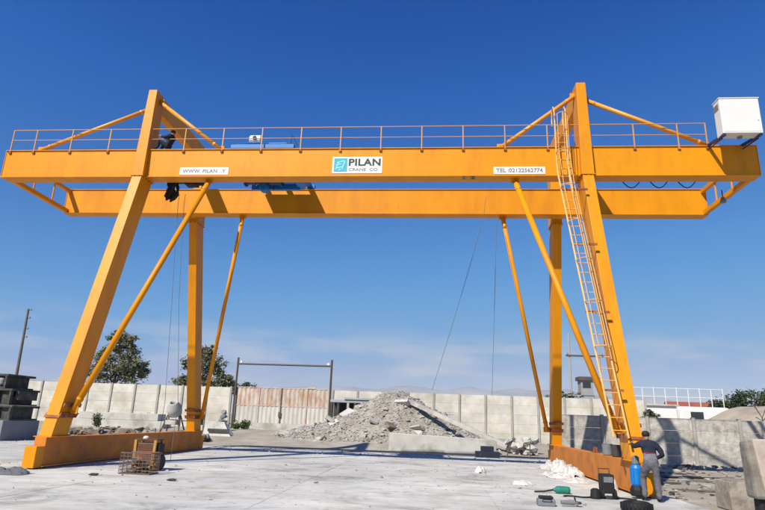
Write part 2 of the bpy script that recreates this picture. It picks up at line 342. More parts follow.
def leg(xb, xt, yb, yt, y_top, front):
    lg = MB().rects((xb, yb, .945), (.42, .84), (xt, yt, ZB-.03), (.40, .86)).build('leg', 'orange', crane, bev=.008)
    jf = MB().box(xt-.27, xt+.27, yt-.47, yt+.47, ZB-.03, ZB-.003).build('joint_flange', 'orange', lg)
    b0 = None
    for dx, dy in [(a_, b_) for a_ in (-.24, .24) for b_ in (-.36, -.12, .12, .36)]+[(-.1, -.452), (.1, -.452)]:
        if b0 is None: b0 = MB().lathe((xt+dx, yt+dy, ZB-.055), [(.022, 0), (.022, .03)], 6).build('bolt', 'steel', lg); o0 = (dx, dy)
        else: share(b0, dx=(dx-o0[0], dy-o0[1], 0))
    MB().box(xb-.30, xb+.30, yb-.55, yb+.55, .92, .945).build('base_flange', 'orange', lg)
    po = MB().rects((xt, yt, ZB+.0), (.47, .88), (xt, y_top, 15.02), (.36, .66)).build('upper_post', 'orange', crane, bev=.008)
    # bolted rusty collar where the brace meets the leg
    f = .085; yc = yb+(yt-yb)*f; xc = xb+(xt-xb)*f; z0 = .945+10*f-.28
    co = MB().rects((xc, yc-.06*(1 if front else -1), z0), (.52, .94), (xc+.005, yc+.06*(1 if front else -1), z0+.16), (.52, .94)).build('collar', 'rust', lg)
    MB().rects((xc+.008, yc+.10*(1 if front else -1), z0+.34), (.51, .93), (xc+.01, yc+.14*(1 if front else -1), z0+.46), (.51, .93)).build('collar', 'rust', lg)
    for s in (-1, 1):
        for zz in (z0+.05, z0+.12):
            for dy in (-.3, 0, .3):
                MB().lathe((xc+s*.255, yc+dy, zz), [(.022, -.03), (.022, .03)], 6, 'X').build('bolt', 'steel', co)
    return lg
for xb, xt in ((XL, XLt), (XR, XRt)):
    leg(xb, xt, -2.28, .19, .26, True)
    leg(xb, xt, 9.05, 5.85, 5.75, False)
    MB().box(xt-.165, xt+.165, .2, 6.05, 14.22, 14.99).build('top_beam', 'orange', crane, bev=.008)
    MB().box(xt-.2, xt+.2, 4.78, 5.5, 11.15, 11.9).build('girder_bracket', 'orange', crane)
    # sill beam with end wheel boxes
    sl = MB().box(xb-.19, xb+.19, -2.88, 9.72, .10, .92).build('sill_beam', 'sill', crane, bev=.008)
    for y0, y1, wy in ((-3.27, -2.88, -3.0), (9.72, 10.05, 9.85)):
        wb = MB().box(xb-.19, xb+.19, y0, y1, .035, .66).build('wheel_box', 'orange', sl, bev=.008)
        MB().lathe((xb, wy, .24), [(.20, -.16), (.24, -.12), (.21, -.10), (.21, .10), (.24, .12), (.20, .16)], 20, 'X').build('wheel', 'steel', wb)
    if xb == XL:
        MB().hexa([(xb-.186, -2.88, .655), (xb+.186, -2.88, .655), (xb+.186, -2.5, .655), (xb-.186, -2.5, .655)], [(xb-.186, -2.87, .67), (xb+.186, -2.87, .67), (xb+.186, -2.6, .93), (xb-.186, -2.6, .93)]).build('nose_plate', 'orange', sl)
    MB().box(xb-.24, xb+.24, -2.85, 9.7, .065, .10).build('bottom_flange', 'sill', sl)
# pipe braces under the girders
def pipe(name, a, b, r, mt='pipe', n=14, plates=True):
    a, b = Vector(a), Vector(b); p = MB().tube([a, b], r, n).build(name, mt, crane, smooth=True)
    for poly in p.data.polygons: poly.use_smooth = len(poly.vertices) == 4
    if plates:
        d = (b-a).normalized()
        for q, s in ((a, 1), (b, -1)):
            MB().tube([q+d*s*.36, q+d*s*.44], r*1.13, n).build('sleeve', mt, p)
            MB().box(q.x-.16, q.x+.16, q.y-.02, q.y+.02, q.z-.10, q.z+.14).build('gusset_plate', 'orange', p)
    return p
for sx, xt, xb, xg in ((1, XLt, XL, 8.92), (-1, XRt, XR, 21.2)):
    pipe('brace_pipe', (xg, .25, ZB-.08), (xb+sx*.36, -2.03, 1.75), .105, 'orange')
    pipe('brace_pipe', (xg+.02, 4.5, ZB-.08), (xb+sx*.42, 8.85, 1.6), .095, 'orange')
pipe('tie_pipe', (XLt+.2, .3, 14.62), (9.32, .1, 12.28), .085)
pipe('tie_pipe', (XLt-.2, .3, 14.32), (1.45, .1, 12.30), .085)
pipe('tie_pipe', (XRt-.2, .3, 14.62), (20.68, .1, 12.28), .085)
pipe('tie_pipe', (XRt+.2, .3, 14.45), (28.50, .1, 12.28), .085)
# end ties between the two girders
for x in (.12, LEN-.12):
    MB().box(x-.09, x+.09, .5, 4.26, ZB+.01, ZB+.2).build('end_tie', 'orange', crane, bev=.006)
    MB().box(x-.08, x+.08, .5, 4.26, ZT-.2, ZT-.03).build('end_tie', 'orange', crane, bev=.006)
    MB().tube([(x, 1.8, ZB+.2), (x, 1.8, ZT-.2)], .035, 8).build('end_strut', 'orange', crane)
    MB().tube([(x, 3.1, ZB+.2), (x, 3.1, ZT-.2)], .035, 8).build('end_strut', 'orange', crane)
# handrail along the front girder
hr = MB().tube([(.17, -.03, 13.17), (28.4, -.03, 13.17)], .018, 8).build('handrail', 'rail', crane)
hr['label'] = 'thin two bar orange handrail'
MB().tube([(.17, -.03, 12.70), (28.4, -.03, 12.70)], .014, 8).build('middle_rail', 'rail', hr)
posts = [.17, 1.22, 2.83, 4.51] + [6.15+1.63*i for i in range(14)] + [28.38]
for x in posts:
    MB().box(x-.018, x+.018, -.048, -.012, 12.1, 13.17).build('rail_post', 'rail', hr)
    MB().box(x-.05, x+.05, -.058, -.003, 12.08, 12.17).build('post_foot', 'rust', hr)
# signs
def textmesh(txt, h, name, mt, parent, x0, x1, zc, y, bold=0.0):
    cu = bpy.data.curves.new(name, 'FONT'); cu.body = txt; cu.size = 1; cu.extrude = .002; cu.offset = bold; cu.space_character = 1.05
    ob = bpy.data.objects.new('tmp', cu); COL.objects.link(ob); bpy.context.view_layer.update()
    me = bpy.data.meshes.new_from_object(ob.evaluated_get(bpy.context.evaluated_depsgraph_get())); bpy.data.objects.remove(ob)
    xs = [v.co.x for v in me.vertices]; ys_ = [v.co.y for v in me.vertices]
    ax, bx, ay, by = min(xs), max(xs), min(ys_), max(ys_)
    for v in me.vertices:
        v.co = Vector((x0+(v.co.x-ax)/(bx-ax)*(x1-x0), y-v.co.z, zc-h/2+(v.co.y-ay)/(by-ay)*h))
    me.materials.clear(); me.materials.append(M[mt]); me.name = name
    o = bpy.data.objects.new(name, me); COL.objects.link(o); put(o, parent); return o
s1 = MB().box(7.74, 9.78, -.014, -.002, 11.10, 11.42).build('sign_plate', 'signwhite', G1); s1['label'] = 'white web address sign'
textmesh('WWW. PILAN  .Y', .16, 'lettering', 'inkgrey', s1, 7.86, 9.66, 11.26, -.018, .022)
s3 = MB().box(20.36, 22.32, -.014, -.002, 11.09, 11.40).build('sign_plate', 'signwhite', G1); s3['label'] = 'white telephone number sign'
textmesh('TEL :02122562774', .17, 'lettering', 'inkgrey', s3, 20.46, 22.22, 11.245, -.018, .022)
s2 = MB().box(14.02, 16.02, -.016, -.002, 11.14, 11.85).build('sign_plate', 'signwhite', G1); s2['label'] = 'white company sign with teal square emblem'
em = MB().box(14.09, 14.62, -.022, -.016, 11.21, 11.79)
em.build('emblem', 'teal', s2, bev=.01)
for k, (z0, xa, xb) in enumerate(((11.64, 14.20, 14.50), (11.52, 14.16, 14.38), (11.40, 14.20, 14.47), (11.30, 14.26, 14.38))):
    MB().obox(((xa+xb)/2, -.024, z0), (xb-xa, .006, .045), (0, -.25, 0)).build('emblem_stroke', 'teal2', s2)
MB().obox((14.22, -.0245, 11.46), (.045, .006, .34), (0, .3, 0)).build('emblem_stroke', 'teal2', s2)
MB().obox((14.47, -.0245, 11.50), (.045, .006, .36), (0, .3, 0)).build('emblem_stroke', 'teal2', s2)
textmesh('PILAN', .31, 'lettering', 'ink', s2, 14.68, 15.95, 11.615, -.02, .03)
textmesh('CRANE  CO.', .12, 'lettering', 'inkgrey', s2, 14.69, 15.88, 11.30, -.02, .018)

# white cabinet on blue brackets at the girder end
_a = at(718.5, 98.5, Y=-1.3); _b = at(764, 134.5, Y=-1.3)
CX0, CX1, CY0, CY1, CZ0, CZ1 = _a.x, _b.x, -1.3, -.85, at(718.5, 133, Y=-1.3).z, _a.z
cb = MB().box(CX0, CX1, CY0, CY1, CZ0, CZ1).build('electrical_cabinet', 'cabinet', crane, bev=.02); cb['label'] = 'white sheet metal cabinet on dark blue brackets'
MB().box(CX0-.02, CX1+.02, CY0-.02, CY1+.02, CZ1, CZ1+.03).build('roof_sheet', 'cabinet', cb)
MB().box(CX0+.04, CX1-.04, CY0-.008, CY0+.001, CZ0+.06, CZ1-.06).build('door', 'cabinet', cb, bev=.004)
MB().box(CX1-.14, CX1-.10, CY0-.03, CY0-.008, CZ0+.5, CZ0+.62).build('door_handle', 'cabinet', cb)
MB().box(CX0-.012, CX0+.002, -1.2, -.85, CZ1-.38, CZ1-.15).build('vent', 'grey', cb)
MB().lathe((CX0+.7, -1.0, CZ0-.06), [(.07, 0), (.09, .03), (.09, .06)], 12).build('cable_gland', 'grey', cb)
for x in (CX0+.06, CX1-.06):
    MB().tube([(x, .0, 12.1), (x, CY0+.25, CZ0-.09)], .025, 6).build('bracket', 'darkblue', cb)
    MB().hexa([(x-.05, CY0+.05, CZ0-.08), (x+.05, CY0+.05, CZ0-.08), (x+.05, .2, ZT+.002), (x-.05, .2, ZT+.002)], [(x-.05, CY0+.05, CZ0-.002), (x+.05, CY0+.05, CZ0-.002), (x+.05, .2, ZT+.09), (x-.05, .2, ZT+.09)]).build('bearer', 'darkblue', cb)
# hanging cable loops (festoon) on the right and lamp
for i in range(3):
    x0 = 25.3+1.05*i; pts = [(x0+1.05*t/8, 1.0, ZB+.55-.62*math.sin(math.pi*t/8)) for t in range(9)]
    MB().tube(pts, .02, 6).build('festoon_cable', 'black', crane)
MB().tube([(25.0, 1.0, ZB+.57), (29.8, 1.0, ZB+.57)], .025, 6).build('festoon_rail', 'steel', crane)
lp = MB().tube([(29.5, 1.6, ZB+.1), (29.5, 1.6, ZB-.22)], .02, 6).build('lamp_bracket', 'steel', crane)
MB().lathe((29.5, 1.6, ZB-.45), [(.10, 0), (.12, .05), (.06, .23)], 12).build('flood_lamp', 'grey', lp)

# ladder up the right-hand leg
def lad(t): # 0 bottom .. 1 top
    z = 1.55+(13.25-1.55)*t
    y = -2.98+(z-1.55)*(2.5/9.45) if z < 11 else -.46
    xc = 23.50-.62*min(1, (z-1.55)/9.45)
    return Vector((xc, y, z))
ts = [i/24 for i in range(25)]
ld = MB().tube([lad(t)-Vector((.21, 0, 0)) for t in ts], .032, 8).build('ladder', 'cream', crane); ld['label'] = 'caged cream access ladder'
MB().tube([lad(t)+Vector((.21, 0, 0)) for t in ts], .032, 8).build('stile', 'cream', ld)
k = 0
z = 1.75
while z < 13.2:
    c = lad((z-1.55)/11.7)
    MB().tube([c-Vector((.21, 0, 0)), c+Vector((.21, 0, 0))], .017, 6).build('rung', 'cream', ld); z += .36
hoops = []
for z in [4.2+1.5*i for i in range(7)]:
    c = lad((z-1.55)/11.7)
    pts = [c+Vector((.23*math.cos(a)*1.15 if 0 < i < 8 else .21*(1 if i == 0 else -1), -.50*math.sin(a), .02)) for i, a in enumerate([math.pi*j/8 for j in range(9)])]
    MB().tube(pts, .016, 6).build('hoop', 'cream', ld); hoops.append(pts)
for j in (2, 4, 6):
    MB().tube([h[j] for h in hoops], .013, 6).build('cage_strip', 'cream', ld)
for s in (-1, 1):
    c = lad(1)+Vector((.21*s, 0, 0))
    MB().tube([c, c+Vector((0, .02, .35)), c+Vector((0, .18, .55)), c+Vector((0, .4, .5)), c+Vector((0, .5, .2)), c+Vector((0, .5, -.1))], .026, 8).build('grab_rail', 'cream', ld)
for z in (2.9, 5.4, 7.9, 10.2):
    c = lad((z-1.55)/11.7); 
    MB().box(c.x-.25, XR-.2+(XRt-XR)*(z/11)+.02, c.y+.03, c.y+.09, z-.035, z+.035).build('ladder_bracket', 'rust', ld)
# drive motor on the right-hand sill end
dm = MB().lathe((23.70, -3.40, .32), [(.12, 0), (.13, 0), (.155, .05), (.155, .46), (.12, .53), (.08, .55)], 28).build('drive_motor', 'blue', crane); dm['label'] = 'blue travel motor with grey gearbox'
MB().lathe((23.70, -3.40, .86), [(.08, 0), (.10, .04), (.10, .2), (.05, .24)], 14).build('gearbox', 'grey', dm)
MB().box(23.58, 23.85, -3.5, -3.25, .56, .78).build('terminal_box', 'darkblue', dm)
for k in range(8):
    a = k*math.pi/4
    MB().obox((23.70+.158*math.cos(a), -3.40+.158*math.sin(a), .57), (.03, .012, .36), (0, 0, a)).build('cooling_fin', 'blue', dm)
MB().lathe((23.70, -3.40, .06), [(.17, 0), (.20, .04), (.20, .16), (.15, .26)], 16).build('brake_housing', 'black', dm)

# ------------------------------------------------------------------ hoist trolley on the girders
tr = thing('hoist_trolley', (11, 2.4, ZT), 'blue hoist trolley with white fan motor spanning both girders', 'hoist')
for y in (.25, 4.5):
    e = MB().box(9.7, 12.35, y-.13, y+.13, ZT+.10, ZT+.30).build('end_carriage', 'blue', tr, bev=.01)
    for x in (9.95, 12.1): MB().lathe((x, y, ZT+.20), [(.14, -.07), (.14, .07)], 16, 'Y').build('wheel', 'steel', e)
MB().box(9.8, 12.25, .45, 3.9, ZT+.10, ZT+.14).build('deck_plate', 'blue', tr)
for x in (9.95, 11.0, 12.1): MB().box(x-.1, x+.1, .38, 4.37, ZT+.14, ZT+.33).build('cross_beam', 'blue', tr, bev=.01)
dr = MB().lathe((9.75, 2.1, 11.85), [(.36, 0), (.36, .06), (.28, .07), (.28, 1.6), (.36, 1.61), (.36, 1.68)], 20, 'X').build('rope_drum', 'darkblue', tr)
MB().lathe((11.45, 2.1, 11.85), [(.2, 0), (.24, .05), (.24, .5), (.16, .56)], 16, 'X').build('hoist_motor', 'blue', tr)
MB().box(9.8, 12.2, 1.55, 1.68, 12.0, 12.42).build('side_plate', 'blue', tr)
MB().lathe((10.9, 1.45, 11.72), [(.12, 0), (.2, .04), (.22, .1), (.22, .55), (.15, .62)], 18, 'X').build('travel_motor', 'blue', tr)
MB().lathe((12.0, 1.3, 11.70), [(.2, 0), (.26, .05), (.26, .3), (.2, .36)], 18, 'X').build('brake_drum', 'darkblue', tr)
MB().tube([(12.15, .3, 12.5), (12.2, .3, 13.0), (12.45, .3, 12.55)], .02, 6).build('limit_arm', 'steel', tr)
MB().box(9.9, 12.1, 2.6, 2.72, 11.55, 12.45).build('side_plate', 'blue', tr)
MB().box(11.95, 12.35, 1.2, 2.9, 11.62, 12.3).build('gear_case', 'blue', tr, bev=.12)
fan = MB().lathe((10.35, .55, 12.92), [(.17, 0), (.20, .04), (.20, .46), (.12, .52)], 16, 'X').build('fan_motor', 'cabinet', tr); fan['label'] = 'white motor housing'
MB().lathe((10.60, .345, 12.92), [(.09, -.02), (.07, .05)], 14, 'Y').build('fan_grille', 'black', fan)
MB().box(10.3, 10.9, .4, .7, ZT+.30, ZT+.50).build('motor_base', 'blue', tr)
MB().box(11.15, 11.95, .5, 1.3, ZT+.3, ZT+.55).build('control_box', 'blue', tr, bev=.02)
for x, y0 in ((10.3, 1.9), (11.0, 2.3)):
    MB().tube([(x, y0, 11.7), (x, y0, 11.35)], .02, 6).build('hoist_rope', 'steel', tr)
MB().lathe((10.65, 1.95, 11.42), [(.16, 0), (.22, .04), (.19, .1), (.19, .2), (.22, .26), (.16, .3)], 20, 'Y').build('hook_block', 'blue', tr)

# cables hanging from the girders
cc = thing('cable_coil', (7.1, 1.2, 11), 'tangled black cable bundle hung below the front girder by the leg', 'cable')
rg = random.Random(3)
for k in range(9):
    x0 = 6.9+rg.uniform(-.12, .2); L = rg.uniform(.5, 1.0)
    pts = [(x0+.1*math.sin(t*1.3+k), 1.2+.12*math.cos(t+k), 11.35-L*math.sin(math.pi*t/8)+.1*rg.random()) for t in range(9)]
    MB().tube(pts, .05, 6).build('cable_loop', 'black', cc)
MB().box(6.6, 7.4, 1.0, 1.45, 11.3, 11.5).build('cable_clamp', 'black', cc, bev=.04)
cm = thing('chain_hoist', (7.75, 1.2, 11.2), 'small black chain hoist between the girders beside hanging cable', 'hoist')
MB().box(7.5, 8.0, 1.0, 1.45, 11.12, 11.42).build('hoist_body', 'black', cm, bev=.05)
MB().lathe((7.95, 1.22, 11.28), [(.13, 0), (.13, .3), (.08, .34)], 14, 'X').build('motor', 'black', cm)
MB().tube([(7.7, 1.22, 11.42), (7.7, 1.22, 12.0)], .03, 6).build('suspension_bar', 'steel', cm)
def rope(pts, label, r=.010):
    tag(MB().tube(pts, r, 5).build('hanging_rope', 'rope'), label, 'rope', None)
a = at(178, 205, Y=1.2); b = at(172, 300, Y=1.2); c = at(165, 402, Y=1.2)
rope([a+Vector((0, 0, .5)), a, b, c, (c.x-.1, 1.2, .02)], 'thin dark line hanging from cable bundle toward left sill')
a = at(184, 205, Y=1.3); b = at(179, 300, Y=1.3); c = at(178, 402, Y=1.3)
rope([a+Vector((0, 0, .5)), a, b, c, (c.x, 1.3, .02)], 'second thin line hanging straight down beside the left leg')
a = at(497, 214, Y=4.0); b = at(492, 395, Y=4.0)
rope([(a.x, 4.0, 11.0), tuple(b)], 'thin dark rope hanging straight down from the rear girder')
a = at(484, 214, Y=3.6); b = at(470, 270, Y=3.6); c = at(432, 390, Y=3.6)
pts = []
for k in range(25):
    t = k/24; q = a*(1-t)**2+2*b*t*(1-t)+c*t*t; pts.append(tuple(q))
rope([(a.x+.1, 3.6, 11.6)]+pts, 'thin slack rope hanging aslant from the girders')

# ------------------------------------------------------------------ walls
def wall(name, xs0, xs1, y, zt, zb, bay, rows, mname, label, skip=None, ang=0):
    c = Vector((xs0, y, zb)); wl = thing(name, c, label, 'wall')
    nb = int(round((xs1-xs0)/bay)); rg = random.Random(int(xs0*10)); rh = (zt-zb)/rows
    wx = lambda x, dy: (x, y+dy+(x-xs0)*math.tan(ang))
    prot = {}
    for i in range(nb+1):
        x = xs0+i*bay
        if skip and skip[0] < x < skip[1]: continue
        yy = y+(x-xs0)*math.tan(ang)
        p = MB().obox((x, yy-.03, (zb+zt)/2+.03), (.16, .2, zt-zb+.06), (rg.uniform(-.008, .008), rg.uniform(-.012, .012), 0)).build('post', 'post', wl)
        if i == nb: break
        if skip and (skip[0] < x+bay/2 < skip[1]): continue
        for r in range(rows):
            yy2 = y+(x+bay/2-xs0)*math.tan(ang)+rg.uniform(-.008, .012)
            pn = MB().obox((x+bay/2, yy2, zb+rh*(r+.5)), (bay-.05, .09, rh-.010), (rg.uniform(-.012, .012), rg.uniform(-.004, .004), ang+rg.uniform(-.004, .004))).build('panel', mname, wl, bev=.012)
    return wl
wall('boundary_wall', -33.0, 1.05, 28, 4.0, .35, 2.128, 5, 'wall', 'pale precast concrete boundary wall left of the sheet gate under trees')
wall('boundary_wall', 9.75, 34.9, 28, 4.0, .35, 2.096, 5, 'wall', 'pale precast concrete boundary wall behind the rubble heap')
wall('side_wall', 24.75, 48, 12.0, 2.42, -.1, 2.325, 4, 'wallr', 'low stone faced concrete panel wall behind the right crane leg')

# ------------------------------------------------------------------ gate
gt = thing('yard_gate', (5.4, 28, .7), 'wide yard gate of rust streaked and white corrugated sheets under a goalpost frame', 'gate')
for x, dx in ((1.42, .0), (9.55, .0)):
    MB().tube([(x, 27.85, .4), (x+dx, 27.85, 6.5)], .09, 8).build('gate_post', 'gatesteel', gt)
MB().tube([(1.42, 27.85, 5.98), (9.55, 27.85, 5.98)], .075, 8).build('overhead_bar', 'gatesteel', gt)
MB().box(1.62, 1.78, 27.8, 27.9, 6.06, 6.24).build('bracket_lamp', 'cabinet', gt); MB().box(9.15, 9.35, 27.8, 27.9, 6.06, 6.24).build('bracket_lamp', 'cabinet', gt)
xg = [1.55, 3.5, 5.42, 7.6, 9.45]
for i in range(4):
    for (z0, z1, mm) in ((.82, 2.55, 'gatewhite'), (2.62, 4.02, 'gaterust')):
        s = MB(); x0, x1 = xg[i]+.05, xg[i+1]-.05; nn = int((x1-x0)/.09)
        pts = []
        for k in range(nn+1):
            x = x0+(x1-x0)*k/nn; dy = (-.035 if (k//2) % 2 else .0)
            pts.append((x, 28+dy+rnd.uniform(-.004, .004)))
        zt_ = z1+rnd.uniform(-.06, .05)
        for (x, y) in pts: s.v += [(x, y, z0), (x, y, zt_+rnd.uniform(-.015, .015))]
        s.f = [(2*k, 2*k+2, 2*k+3, 2*k+1) for k in range(nn)]; s.mi = [0]*nn
        o = s.build('corrugated_sheet', mm, gt); sol = o.modifiers.new('thick', 'SOLIDIFY'); sol.thickness = .012
    MB().box(xg[i]-.04, xg[i]+.04, 27.93, 28.05, .72, 4.05).build('frame_post', 'gatesteel' if i in (0, 2) else 'gaterust', gt)
MB().box(9.41, 9.49, 27.93, 28.05, .72, 4.05).build('frame_post', 'gaterust', gt)
for z in (.78, 2.585, 4.05): MB().box(1.55, 9.45, 27.94, 28.04, z-.035, z+.035).build('frame_rail', 'gaterust', gt)
MB().box(1.6, 9.4, 27.80, 27.9, .55, 1.2).build('base_plank', 'conc', gt)
MB().box(5.28, 5.5, 27.86, 27.93, 1.7, 2.1).build('lock_box', 'gatesteel', gt)
MB().box(7.6, 8.3, 27.9, 28, 4.06, 4.22).build('post_cap', 'gaterust', gt)
b_ = thing('brick_block', (9.4, 26.4, .65), 'small block of red bricks at the foot of the gate', 'bricks')
for k in range(6): MB().box(9.0+.26*(k % 3), 9.24+.26*(k % 3), 26.2, 26.6, .62+.2*(k//3), .81+.2*(k//3)).build('brick', 'redbrick', b_, bev=.008)

# small shelter with flat roof beside the gate
sh = thing('block_shelter', (12, 25, .6), 'open fronted shed with dark interior and pale flat roof beside the gate', 'shed')
MB().box(10.1, 13.4, 25.0, 26.6, 2.98, 3.2).build('roof_slab', 'bluegrey', sh, bev=.02)
MB().box(11.2, 13.75, 24.9, 25.6, 3.22, 3.36).build('roof_sheet', 'bluegrey', sh)
MB().box(10.15, 13.4, 26.5, 26.62, .5, 2.98).build('back_wall', 'mould', sh)
for x in (10.2, 10.72, 11.5, 12.05, 12.75, 13.3): MB().box(x-.09, x+.09, 25.02, 25.25, .5, 2.98).build('pillar', 'bluegrey' if x in (11.5, 12.75) else 'mould', sh)
MB().box(10.15, 13.4, 25.1, 25.2, .5, 1.3).build('low_wall', 'concg', sh)

# ------------------------------------------------------------------ rubble
rh = thing('rubble_heap', (15, 19.5, 0), 'tall heap of broken grey concrete rubble in front of boundary wall', 'rubble heap')
def mound(x, y):
    g_ = lambda cx, cy, rx, ry, h: h*math.exp(-(((x-cx)/rx)**2+((y-cy)/ry)**2))
    h = (g_(15.5, 23.5, 3.0, 2.6, 3.05) + g_(12.0, 22.6, 2.6, 1.9, 1.0) + g_(19.3, 22.7, 1.9, 2.0, .85) + g_(9.6, 21.4, 2.0, 1.2, .36))*sm(18.7, 20.8, y)
    if h < .04: return -1
    return h+.18*noise.noise(Vector((x*1.1, y*1.1, 0)))+.11*noise.noise(Vector((x*3.1, y*3.1, 3)))
mo = MB(); nx_, ny_ = 92, 62
mo.v = [(6.5+17.5*i/nx_, 18.2+9.3*j/ny_, gz(6.5+17.5*i/nx_, 18.2+9.3*j/ny_)-.05+max(-.3, mound(6.5+17.5*i/nx_, 18.2+9.3*j/ny_))) for j in range(ny_+1) for i in range(nx_+1)]
mo.f = [(j*(nx_+1)+i, j*(nx_+1)+i+1, (j+1)*(nx_+1)+i+1, (j+1)*(nx_+1)+i) for j in range(ny_) for i in range(nx_)]; mo.mi = [0]*len(mo.f)
stuff(mo.build('loose_fines', 'rubble', rh))
rg = random.Random(11); small = MB(); nbig = 0
tries = 0
while tries < 7000:
    tries += 1
    x = rg.uniform(7, 23); y = rg.uniform(18.9, 25.5); h = mound(x, y)
    if h < .06 and rg.random() > .12: continue
    if h < 0 and (x > 15 or x < 8.3 or y > 22): continue
    z = gz(x, y)-.03+max(0, h)
    if nbig < 170 and rg.random() < .08:
        s = rg.uniform(.16, .42)*(1 if rg.random() < .9 else 1.6); nbig += 1
        MB().rock((x, y, z+.04*s), (s*rg.uniform(.8, 1.6), s*rg.uniform(.7, 1.3), s*rg.uniform(.45, .9)), rg, 11).build('chunk', rg.choice(['rubble', 'rubb2', 'rubb2', 'conc']), rh)
    else:
        s = rg.uniform(.04, .19)*rg.uniform(.5, 1); small.rock((x, y, z+.02), (s*1.3, s, s*.8), rg, 8)
stuff(small.build('small_rubble', 'rubb2', rh))
for k in range(7):
    x = rg.uniform(10.5, 17.5); y = rg.uniform(20.3, 22.6); z = gz(x, y)+max(.05, mound(x, y)); sz = rg.uniform(.6, 1.3)
    MB().obox((x, y, z+.05), (sz, sz*rg.uniform(.4, .8), rg.uniform(.12, .24)), (rg.uniform(.1, .7), rg.uniform(-.5, .5), rg.uniform(0, 3))).build('broken_slab', rg.choice(['conc', 'rubb2', 'rubble', 'brown']), rh, bev=.03)
for k in range(9):
    x = rg.uniform(11, 19); y = rg.uniform(20.6, 22.6); z = gz(x, y)+max(.05, mound(x, y)); q = Vector((rg.uniform(-.6, .6), rg.uniform(-.4, 0), rg.uniform(.2, .6)))
    MB().tube([(x, y, z-.1), Vector((x, y, z))+q*.6, Vector((x, y, z))+q+Vector((.2, 0, -.08))], .012, 5).build('rebar', 'rust', rh)
for k in range(10):
    x = rg.uniform(9.5, 19.5); y = rg.uniform(20.2, 22.2); z = gz(x, y)+max(.03, mound(x, y))
    MB().obox((x, y, z+.03), (.26, .13, .09), (rg.uniform(0, .6), rg.uniform(0, .6), rg.uniform(0, 3))).build('brick', 'redbrick', rh)
# fallen beam leaning on the heap
a = at(408, 401, Y=22.4); b = at(520, 452, Y=17.0)
d = (b-a); L = d.length; d.normalize()
fb = thing('fallen_beam', ((a+b)/2), 'long slim concrete beam lying slanted down the side of the rubble heap', 'beam')
side = d.cross(Vector((0, 0, 1))).normalized(); up = side.cross(d)
def obeam(a, b, w_, h_):
    q = lambda p: [p-side*w_/2-up*h_/2, p+side*w_/2-up*h_/2, p+side*w_/2+up*h_/2, p-side*w_/2+up*h_/2]
    s = MB(); s.add(q(a)+q(b), [(0, 1, 2, 3), (7, 6, 5, 4), (0, 4, 5, 1), (1, 5, 6, 2), (2, 6, 7, 3), (3, 7, 4, 0)]); return s
b.z = .18
obeam(a, b, .42, .26).build('beam', 'conc', fb, bev=.02)
rg = random.Random(5)
for k in range(5):
    p = a+(b-a)*(.05+.9*k/4)
    obeam(p+up*.131, p+up*.131+d*rg.uniform(.3, .6), .3, .012).build('mortar_patch', 'rubb2', fb)
# earthy shadowed spoil under the beam
sp = thing('spoil_pile', (20.6, 16.6, 0), 'low pile of earth and rubble under the fallen beam', 'rubble heap')
for k in range(90):
    t = rg.random(); p = a+(b-a)*(.25+.7*t); s = rg.uniform(.12, .4)
    MB().rock((p.x+rg.uniform(-.8, .3), p.y+rg.uniform(0, 1.4), max(gz(p.x, p.y)+s*.2, (p.z-.5)*rg.random())), (s*1.3, s, s*.8), rg, 9).build('chunk', rg.choice(['rubble', 'brown', 'rubb2']), sp)

# long concrete block in front of the heap, dark box at its end
cbk = thing('concrete_block_beam', (18.6, 15.3, 0), 'long pale concrete block lying in front of the rubble heap', 'concrete block')
MB().hexa([(15.45, 15.9, 0), (21.9, 15.7, 0), (21.9, 16.5, .0), (15.45, 16.7, 0)], [(15.45, 15.9, 1.06), (21.9, 15.7, .86), (21.9, 16.5, .86), (15.45, 16.7, 1.06)]).build('block', 'conc', cbk, bev=.03)
for x in (16.3, 20.9): MB().tube([(x, 16.2, .8), (x, 16.2, 1.14), (x+.22, 16.2, 1.14), (x+.22, 16.2, .8)], .012, 6).build('lifting_loop', 'rust', cbk)
dk = thing('tool_chest', (21.1, 12.9, 0), 'dark navy metal tool chest on the concrete beside the long block', 'chest')
MB().box(20.45, 21.75, 12.75, 13.25, .0, .33).build('chest_body', 'chest', dk, bev=.02)
MB().box(20.75, 21.45, 12.78, 13.2, .335, .60).build('upper_tray', 'chest', dk, bev=.02)
MB().box(20.7, 20.76, 12.70, 12.75, .1, .22).build('latch', 'steel', dk)
# scrap frame and pale pieces by the right rear leg
sc = thing('bent_scrap', (23.0, 13.4, 0), 'bent dark steel frame standing among pale rubble by the rear leg', 'scrap')
MB().tube([(22.2, 13.4, .0), (22.35, 13.4, .55), (22.6, 13.5, 1.0)], .03, 6).build('bar', 'gatesteel', sc)
MB().tube([(22.2, 13.4, .5), (23.6, 13.5, .46)], .03, 6).build('bar', 'gatesteel', sc)
MB().tube([(23.5, 13.4, .0), (23.5, 13.5, .8)], .03, 6).build('bar', 'gatesteel', sc)
rp = thing('pale_rubble', (23.4, 16.9, 0), 'pale broken plaster pieces piled behind the rear leg', 'rubble heap')
for k in range(40):
    s = rg.uniform(.2, .5); MB().rock((rg.uniform(22.6, 24.6), rg.uniform(16.4, 17.4), rg.uniform(.05, .9)), (s*1.3, s, s), rg, 10).build('chunk', rg.choice(['rubb2', 'conc', 'whitebag']), rp)

